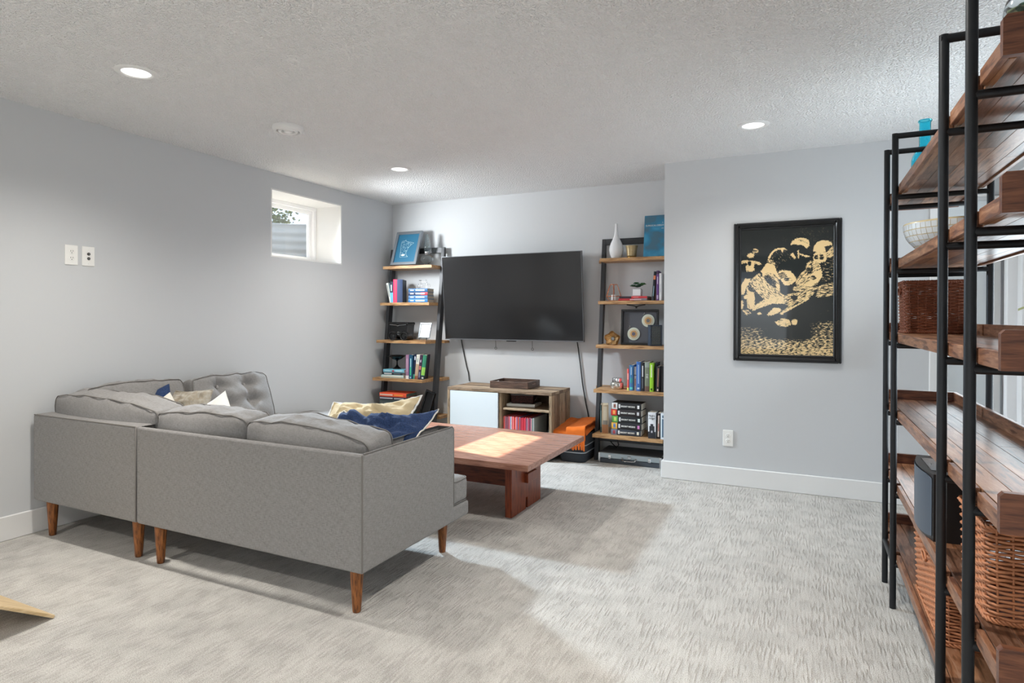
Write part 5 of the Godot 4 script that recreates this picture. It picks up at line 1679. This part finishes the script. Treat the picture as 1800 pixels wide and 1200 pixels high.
	# plants at the near end
	plant("small leafy green plant in a clear glass on the top shelf's near end", V(0.425, top.call(0), -1.612), 9, 0.05, true)
	plant("small green potted plant on the third shelf's near end", V(0.545, top.call(2), -1.70), 8, 0.13, false)

func plant(label: String, at: Vector3, n: int, ln: float, glass: bool) -> void:
	var p := thing("potted_plant", label, "plant", at)
	if glass:
		part("vase", mb().lathe([Vector2(0.0005, 0), Vector2(0.04, 0.0), Vector2(0.052, 0.03), Vector2(0.050, 0.075), Vector2(0.046, 0.095), Vector2(0.044, 0.095), Vector2(0.048, 0.074), Vector2(0.049, 0.03), Vector2(0.038, 0.006), Vector2(0.0005, 0.006)], 28), M.clear_glass, p)
	else:
		part("pot", mb().lathe([Vector2(0.0005, 0), Vector2(0.034, 0), Vector2(0.036, 0.004), Vector2(0.046, 0.07), Vector2(0.042, 0.07), Vector2(0.040, 0.062), Vector2(0.0005, 0.06)], 28), M.ceramic_white, p)
	var gm := [plain_mat(col(70, 128, 84), 0.45), plain_mat(col(206, 214, 160), 0.45), plain_mat(col(46, 98, 70), 0.45)]
	for k in n:
		var a := TAU * k / n + 0.2
		var b := mb()
		var rows := []
		for i in 9:
			var s := i / 8.0
			var c := V(cos(a) * ln * 0.9 * s, 0.06 + ln * (0.95 * s - 0.75 * s * s), sin(a) * ln * 0.9 * s)
			var wv := V(-sin(a), 0, cos(a)) * 0.020 * sin(PI * clampf(s * 0.9 + 0.08, 0, 1))
			for j in 5:
				var q := -1.0 + j / 2.0
				rows.append(c + wv * q + V(0, 0.004 * (1.0 - q * q), 0))
		for i in range(8, -1, -1):
			for j in 5:
				rows.append(rows[i * 5 + j] - V(0, 0.0012, 0))
		part("leaf", b.grid(rows, 18, 5), gm[k % 3], p)

func basket(label: String, at: Vector3, s: Vector3, rows: int, m: Material) -> void:
	var b := thing("wicker_basket", label, "basket", at, 0.0, "wicker baskets on the bookcase")
	var h := s.y
	var rp := func(u: float, y: float, off: float) -> Vector3:
		# point on the rounded rectangle at perimeter share u
		var k := 0.94 + 0.06 * y / h
		var w := s.x * k / 2 - 0.004 + off
		var d := s.z * k / 2 - 0.004 + off
		var r := 0.022
		var lens := [2 * (d - r), PI / 2 * r, 2 * (w - r), PI / 2 * r, 2 * (d - r), PI / 2 * r, 2 * (w - r), PI / 2 * r]
		var tot := 0.0
		for q in lens: tot += q
		var x: float = fposmod(u, 1.0) * tot
		var i := 0
		while i < 7 and x > lens[i]:
			x -= lens[i]; i += 1
		var cs := [V(w - r, y, d - r), V(-w + r, y, d - r), V(-w + r, y, -d + r), V(w - r, y, -d + r)]
		match i:
			0: return V(w, y, -d + r + x)
			1: return cs[0] + V(cos(x / r), 0, sin(x / r)) * r
			2: return V(w - r - x, y, d)
			3: return cs[1] + V(cos(PI / 2 + x / r), 0, sin(PI / 2 + x / r)) * r
			4: return V(-w, y, d - r - x)
			5: return cs[2] + V(cos(PI + x / r), 0, sin(PI + x / r)) * r
			6: return V(-w + r + x, y, -d)
		return cs[3] + V(cos(PI * 1.5 + x / r), 0, sin(PI * 1.5 + x / r)) * r
	var per := 2 * (s.x + s.z)
	var stakes := int(per / 0.032 / 2) * 2
	var weave := mb()
	var pitch := (h - 0.026) / rows
	var steps := stakes * 2
	for i in rows:
		var y := 0.010 + pitch * (i + 0.5)
		var path := []
		for k in steps:
			var off := 0.0036 * cos(PI * k / 2.0 * 1.0 + PI * i)
			if k % 2 == 1: off = 0.0
			path.append(rp.call(k / float(steps), y + 0.0007 * sin(k * 1.7 + i), off))
		weave.tube(path, pitch * (0.40 if rows < 25 else 0.50), 5, true)
	part("weave", weave, m, b).set_meta("kind", "stuff")
	var st := mb()
	for k in stakes:
		st.tube([rp.call(k / float(stakes), 0.004, -0.001), rp.call(k / float(stakes), h - 0.012, -0.001)], 0.0028, 5)
	part("stakes", st, m, b).set_meta("kind", "stuff")
	for e in 2:
		var rim := mb()
		for ph in 3:
			var path := []
			var n := 160
			for k in n:
				var a := TAU * 34.0 * k / n + TAU * ph / 3.0
				path.append(rp.call(k / float(n), (h - 0.010 if e == 0 else 0.006) + 0.0045 * sin(a), 0.002 + 0.0045 * cos(a)))
			rim.tube(path, 0.0036, 5, true)
		part("braided_rim" if e == 0 else "braided_foot", rim, m, b)
	part("base", mb().box(V(0, 0.004, 0), V(s.x * 0.9, 0.006, s.z * 0.9)), M.wicker_dark, b)
	var hd := []
	for k in 15:
		hd.append(V(-s.x / 2 * 0.99 - 0.004, h * 0.80 + 0.016 * sin(TAU * k / 15), 0.036 * cos(TAU * k / 15)))
	part("handle_ring", mb().tube(hd, 0.004, 6, true), m, b)

# ------------------------------------------------------------------ poster, bin, blanket, board
func poster_image() -> ImageTexture:
	var W := 462
	var H := 640
	var n1 := noise(301, 0.030, 3)
	var n2 := noise(302, 0.006, 3)
	var n3 := noise(303, 0.10, 2)
	# a sheet of 1155 x 1594 units: [outline, tone, grit, direction of the folds in degrees]
	var sh := []
	var E := func(cx: float, cy: float, rx: float, ry: float, tone: float, grit: float, dir := 0.0) -> void:
		var p := PackedVector2Array()
		for k in 18:
			p.append(Vector2(cx + cos(TAU * k / 18) * rx, cy + sin(TAU * k / 18) * ry))
		sh.append([p, tone, grit, dir])
	var P := func(l: Array, tone: float, grit: float, dir := 0.0) -> void:
		var p := PackedVector2Array()
		for k in range(0, l.size(), 2):
			p.append(Vector2(l[k], l[k + 1]))
		sh.append([p, tone, grit, dir])
	# player far back
	E.call(205, 325, 38, 35, 0.1, 0.9); E.call(145, 377, 46, 32, 0.9, 0.2)
	P.call([20, 440, 90, 432, 190, 445, 250, 460, 290, 490, 260, 505, 200, 480, 185, 520, 200, 570, 150, 585, 85, 580, 80, 520, 100, 490, 80, 465, 20, 480], 0.5, 0.7)
	E.call(135, 425, 38, 16, -0.6, 0.2); E.call(130, 480, 26, 30, -0.5, 0.5)
	P.call([75, 670, 150, 675, 95, 780, 60, 880, 20, 880, 20, 760], 0.75, 0.4)
	# grain and dark behind the second player
	P.call([1040, 520, 1175, 420, 1175, 740, 1030, 740], -0.5, 1.1); P.call([1000, 780, 1175, 740, 1175, 930, 960, 920], 0.1, 1.5)
	P.call([960, 930, 1175, 900, 1175, 1150, 980, 1160, 900, 1050], -0.7, 0.6)
	# crouching player: pants, folds, lower legs
	P.call([250, 610, 300, 590, 420, 610, 500, 690, 520, 760, 520, 850, 580, 900, 570, 1000, 400, 1000, 260, 1040, 150, 1070, 100, 1050, 95, 960, 90, 800, 130, 710, 190, 650], 0.42, 1.5, 40)
	P.call([310, 640, 380, 640, 470, 720, 500, 790, 440, 800, 350, 720], -0.5, 0.9, 40); P.call([130, 720, 160, 780, 280, 900, 190, 880, 110, 810], -0.45, 0.8, 45)
	P.call([200, 850, 330, 940, 200, 1010], -0.8, 0.2); P.call([105, 840, 190, 850, 200, 960, 180, 1050, 140, 1060, 110, 960], 0.85, 0.35, 90)
	P.call([160, 1050, 330, 950, 500, 900, 575, 930, 570, 1000, 420, 1000, 250, 1060, 170, 1090], 0.62, 0.9, -25)
	E.call(30, 1010, 25, 60, 0.45, 0.9); E.call(80, 910, 24, 28, 0.7, 0.3); P.call([30, 1080, 110, 1070, 155, 1120, 90, 1145], 0.15, 1.5, 20); E.call(260, 1125, 30, 16, 0.5, 0.8)
	# his jersey, sleeve and waist
	P.call([360, 470, 390, 400, 440, 330, 500, 295, 570, 295, 620, 330, 690, 430, 690, 450, 620, 470, 515, 480, 500, 600, 470, 560, 440, 490], -0.55, 0.8, 60)
	P.call([365, 420, 395, 360, 450, 310, 510, 293, 580, 298, 612, 325, 565, 318, 552, 362, 525, 312, 480, 322, 440, 350, 405, 395, 385, 430], 0.8, 0.5, 60)
	P.call([350, 465, 368, 415, 430, 450, 495, 525, 480, 540, 400, 485], 0.1, 1.6, 45)
	P.call([262, 602, 350, 480, 410, 490, 460, 520, 470, 565, 500, 620, 520, 700, 440, 620, 350, 600, 290, 640], 0.78, 0.7, 50); P.call([255, 590, 275, 575, 300, 630, 285, 650], -0.6, 0.2)
	# dark gap between the two
	P.call([515, 480, 690, 450, 850, 470, 850, 520, 760, 600, 700, 640, 640, 590, 540, 570, 500, 600], -0.8, 0.35)
	# his helmet and face
	P.call([650, 265, 670, 215, 720, 185, 780, 178, 840, 190, 880, 225, 885, 280, 850, 320, 820, 290, 780, 265, 720, 270], 0.85, 0.35)
	P.call([640, 270, 700, 255, 780, 275, 840, 330, 870, 390, 820, 430, 750, 445, 690, 420, 640, 330], -0.8, 0.5)
	P.call([735, 335, 755, 330, 760, 440, 745, 440], 0.6, 0.3); P.call([760, 370, 905, 418, 840, 425, 765, 388], 0.6, 0.6, 20); P.call([650, 385, 680, 360, 722, 420, 702, 440], 0.6, 0.6); P.call([720, 200, 800, 210, 870, 260, 800, 225], -0.1, 0.5)
	# second player: body, helmet, mask
	P.call([720, 720, 780, 620, 840, 580, 850, 500, 900, 470, 960, 470, 1010, 520, 1040, 600, 1030, 680, 980, 760, 880, 800, 800, 800, 720, 770], 0.35, 1.5, -30)
	P.call([840, 770, 900, 700, 890, 650, 970, 590, 1030, 590, 1040, 660, 980, 740, 880, 800], 0.8, 0.5); E.call(930, 680, 38, 26, -0.2, 1.0); P.call([860, 560, 930, 540, 920, 620, 860, 640], -0.35, 0.7)
	P.call([1080, 380, 1170, 290, 1175, 420, 1130, 440, 1090, 430], 0.4, 1.1, -40)
	P.call([930, 360, 935, 290, 980, 240, 1040, 222, 1110, 228, 1160, 270, 1150, 290, 1100, 295, 1070, 330, 1085, 365, 1000, 370], 0.85, 0.25); P.call([1060, 300, 1165, 284, 1150, 302, 1078, 332], -0.6, 0.2)
	E.call(1010, 430, 82, 72, 0.6, 0.7); E.call(1000, 428, 58, 46, -0.35, 1.0); P.call([928, 384, 1082, 370, 1088, 386, 935, 402], 0.85, 0.2); P.call([940, 446, 1085, 470, 1080, 487, 945, 466], 0.85, 0.2); P.call([985, 372, 1000, 372, 1010, 500, 992, 500], 0.8, 0.2)
	# hands on the ball
	P.call([490, 620, 520, 580, 580, 575, 650, 590, 700, 640, 730, 700, 690, 740, 640, 770, 580, 770, 540, 710, 510, 680], 0.82, 0.5)
	for k in 4:
		P.call([496 + k * 8, 622 + k * 18, 576 + k * 10, 600 + k * 16, 580 + k * 10, 609 + k * 16, 502 + k * 8, 634 + k * 18], -0.8, 0.1)
	E.call(620, 700, 56, 44, 0.5, 1.0); E.call(602, 692, 30, 22, -0.3, 0.9)
	P.call([460, 760, 485, 750, 525, 790, 500, 820], 0.85, 0.2); P.call([680, 800, 760, 770, 860, 790, 1000, 790, 1000, 830, 800, 850, 690, 840], 0.25, 1.7, -10)
	# arms and ground between
	P.call([600, 880, 900, 840, 960, 860, 870, 940, 760, 1000, 640, 1060, 520, 1130, 530, 1100, 640, 1030, 570, 1000, 580, 930], 0.25, 1.5, -20)
	E.call(700, 920, 44, 30, -0.9, 0.1); E.call(780, 1120, 140, 140, -0.95, 0.35); P.call([520, 1122, 880, 930, 882, 946, 540, 1138], 0.9, 0.3)
	P.call([360, 1130, 440, 1050, 510, 1050, 545, 1080, 480, 1130, 370, 1155], 0.7, 0.9, -20)
	P.call([460, 1230, 560, 1180, 640, 1200, 665, 1260, 600, 1290, 500, 1275], 0.55, 1.1); E.call(705, 1228, 38, 38, 0.6, 0.8)
	var f := PackedFloat32Array()
	f.resize(W * H)
	for y in H:
		for x in W:
			var p := Vector2(20 + x * 1155.0 / W, 50 + y * 1594.0 / H)
			var q := n2.get_noise_2d(p.x, p.y)
			var g := n3.get_noise_2d(p.x, p.y)
			var v := -0.68 + 0.30 * q + 0.25 * g
			if p.y < 620.0 and p.x > 430.0:
				v += 0.42 * g + 0.28 * n1.get_noise_2d(p.x, p.y) + 0.14 * smoothstep(430.0, 1100.0, p.x)
			if p.y > 1150.0:
				var mud := smoothstep(1400.0, 1500.0, p.y) + 0.75 * smoothstep(820.0, 1000.0, p.x) * smoothstep(1180.0, 1260.0, p.y) + 0.6 * (1.0 - smoothstep(250.0, 450.0, p.x)) * smoothstep(1260.0, 1330.0, p.y)
				mud = minf(mud, 1.0)
				v += mud * (0.62 + 0.35 * smoothstep(1400.0, 1640.0, p.y) + 1.6 * n1.get_noise_2d(p.x * 0.55, p.y * 1.7) + 0.5 * g)
			f[y * W + x] = v
	for s in sh:
		var lo := Vector2(1e9, 1e9)
		var hi := -lo
		for p in s[0]:
			lo = lo.min(p); hi = hi.max(p)
		var ca := cos(deg_to_rad(s[3]))
		var sa := sin(deg_to_rad(s[3]))
		for y in range(maxi(0, int((lo.y - 60) * H / 1594.0)), mini(H, int((hi.y - 38) * H / 1594.0) + 1)):
			for x in range(maxi(0, int((lo.x - 32) * W / 1155.0)), mini(W, int((hi.x - 8) * W / 1155.0) + 1)):
				var p := Vector2(20 + x * 1155.0 / W, 50 + y * 1594.0 / H)
				var j := Vector2(n1.get_noise_2d(p.x * 1.6, p.y * 1.6), n1.get_noise_2d(p.y * 1.6 + 300.0, p.x * 1.6)) * 13.0
				if Geometry2D.is_point_in_polygon(p + j, s[0]):
					var a := (p.x * ca + p.y * sa) * 0.45
					var b := (-p.x * sa + p.y * ca) * 1.7
					f[y * W + x] = s[1] + s[2] * (1.15 * n1.get_noise_2d(a, b) + 0.55 * n3.get_noise_2d(p.x, p.y))
	var ink := Vector3(32, 36, 36)
	var cream := Vector3(226, 196, 144)
	var im := Image.create(W, H, false, Image.FORMAT_RGB8)
	for y in H:
		for x in W:
			var c := ink.lerp(cream, smoothstep(-0.22, 0.20, f[y * W + x]))
			im.set_pixel(x, y, Color(c.x / 255.0, c.y / 255.0, c.z / 255.0))
	return ImageTexture.create_from_image(im)

func build_small() -> void:
	# framed football picture on the alcove wall
	var w := 0.706
	var h := 1.008
	var f := thing("framed_poster", "black framed sepia picture of muddy football players on the grey wall", "picture", V(-0.120, 1.433, ZJ + 0.002))
	for k in 3:
		# stepped moulding: outer step, raised bead, inner step
		var a: float = [0.0, 0.014, 0.036][k]
		var bw: float = [0.016, 0.024, 0.016][k]
		var dp: float = [0.022, 0.032, 0.020][k]
		for s in [-1, 1]:
			var g := mb().box(V(s * (w / 2 - a - bw / 2), 0, dp / 2), V(bw, h - 2 * a, dp), 0.005)
			part("frame_side", g, M.black_gloss if k == 1 else M.black_plastic, f)
			part("frame_rail", mb().box(V(0, s * (h / 2 - a - bw / 2), dp / 2), V(w - 2 * a - 2 * bw + 0.002, bw, dp), 0.005), M.black_gloss if k == 1 else M.black_plastic, f)
	var pm := mat("poster_print", Color.WHITE, 0.03)
	pm.albedo_texture = poster_image()
	var pw := w - 0.102
	var ph := h - 0.102
	var q := mb()
	q.face([V(-pw / 2, -ph / 2, 0.011), V(pw / 2, -ph / 2, 0.011), V(pw / 2, ph / 2, 0.011), V(-pw / 2, ph / 2, 0.011)], Vector3.BACK, [Vector2(0, 1), Vector2(1, 1), Vector2(1, 0), Vector2(0, 0)])
	q.box(V(0, 0, 0.006), V(pw, ph, 0.008))
	part("print", q, pm, f)
	# dark fabric bin between console and ladder shelf
	var bx := -1.800
	var bin := thing("storage_bin", "dark grey fabric bin with pale piping between the console and the ladder shelf", "bin", V(bx, 0, -5.14))
	var bm := plain_mat(col(50, 54, 60), 0.9)
	var rr := func(k: float) -> Array: return rect_loop(0.255 * k, 0.36 * k, 0.05, 0.0)
	var rows := []
	var ys := [0.0, 0.012, 0.07, 0.14, 0.215, 0.245, 0.240, 0.10]
	var ks := [0.84, 0.88, 0.94, 0.97, 1.0, 1.0, 0.97, 0.93]
	var nn := 0
	for i in 8:
		var lp: Array = rr.call(ks[i])
		nn = lp.size()
		for p in lp:
			rows.append(V(p.x, ys[i], p.y))
	part("body", mb().grid(rows, 8, nn, true), bm, bin)
	part("base", mb().box(V(0, 0.006, 0), V(0.19, 0.01, 0.28), 0.003), bm, bin)
	for y in [0.088, 0.152]:
		var lp: Array = rr.call(0.952 + (y - 0.088) * 0.45)
		for i in lp.size():
			lp[i] = V(lp[i].x, y, lp[i].y)
		part("piping", mb().tube(lp, 0.005, 6, true), plain_mat(col(170, 176, 182), 0.7), bin)
	# orange throw draped over it
	var om := mat("orange_wool", col(222, 108, 22), 0.95)
	om.rim_enabled = true; om.rim = 0.4
	relief(om, noise_tex(61, 0.25, [], 256, 3), 0.4)
	om.uv1_triplanar = true; om.uv1_scale = V(5, 5, 5)
	var bl := thing("throw_blanket", "bright orange throw blanket with a knotted fringe draped over the dark bin", "blanket", V(bx, 0.245, -5.14))
	var nz := noise(62, 3.0, 3)
	var pts := []
	var R := 19
	var C := 21
	for side in 2:
		for i in R:
			var v := i / float(R - 1)
			for j in C:
				var u := j / float(C - 1)
				var x := -0.155 + 0.30 * u
				var z := -0.19 + 0.40 * minf(v / 0.82, 1.0)
				var y := 0.018 + 0.045 * (1.0 - v) + 0.030 * u * (1.0 - v) + 0.012 * sin(PI * u * 1.5 + 1.0) * (1.0 - v)
				if v > 0.82:
					y -= (v - 0.82) * 0.30
					z += 0.010
				if u > 0.86 and v < 0.8:
					y -= (u - 0.86) * 0.18
				y += 0.012 * nz.get_noise_2d(u, v)
				pts.append(V(x, y - 0.006 * side, z - (0.004 * side if v > 0.82 else 0.0)))
	var top_pts := pts.slice(0, R * C)
	var bot := pts.slice(R * C)
	var cl := mb().grid(top_pts, R, C, false, false).grid(bot, R, C, false, true)
	part("cloth", cl, om, bl)
	# a second fold on top, its front hanging lower at the right
	var p2 := []
	for i in 15:
		var v := i / 14.0
		for j in 11:
			var u := j / 10.0
			var x := -0.02 + 0.168 * u
			var z := -0.17 + 0.395 * minf(v / 0.72, 1.0) + 0.02 * v
			var y := 0.050 + 0.040 * (1.0 - v) + 0.020 * u + 0.010 * nz.get_noise_2d(u * 0.8 + 5.0, v)
			if v > 0.72:
				y -= (v - 0.72) * 0.40
			p2.append(V(x, y, z))
	var p3 := []
	for p in p2:
		p3.append(p - V(0, 0.010, 0.003))
	part("fold", mb().grid(p2, 15, 11).grid(p3, 15, 11, false, true), om, bl)
	var tas := 0
	for k in 22:
		var u := k / 21.0
		var x := -0.02 + 0.166 * u
		var y0 := -0.030 + 0.012 * u + 0.006 * nz.get_noise_1d(k * 9.0)
		var ln := 0.075 + 0.03 * absf(nz.get_noise_1d(k * 31.0 + 3.0)) + 0.02 * u
		var sw := 0.012 * nz.get_noise_1d(k * 17.0 + 40.0)
		part("tassel", mb().tube([V(x, y0 + 0.012, 0.245), V(x + sw * 0.5, y0 - ln * 0.4, 0.252), V(x + sw, y0 - ln, 0.249)], [0.0035, 0.0048, 0.0022], 6), om, bl)
	# sloped plywood board at the left edge of the frame
	var bd := thing("plywood_board", "sloped pale plywood board with its front edge resting on the carpet", "board", V(-3.085, 0, -1.475))
	var ang := 0.56
	part("deck", mb().box(V(0, 0.006, 0.45), V(0.61, 0.013, 0.90), 0.002, Transform3D(Basis(Vector3.RIGHT, -ang), V(0, 0.001, 0.006))), M.plywood, bd)
	for s in [-1, 1]:
		part("batten", mb().box(V(s * 0.285, -0.022, 0.45), V(0.030, 0.038, 0.44), 0.002, Transform3D(Basis(Vector3.RIGHT, -ang), V(0, 0.0, 0.0))), M.plywood, bd)
		part("leg", mb().box(V(s * 0.25, 0.205, 0.70), V(0.035, 0.41, 0.06), 0.003), M.plywood, bd)
	part("cross_batten", mb().box(V(0, -0.018, 0.25), V(0.60, 0.026, 0.045), 0.002, Transform3D(Basis(Vector3.RIGHT, -ang), V(0, 0.0, 0.0))), M.plywood, bd)
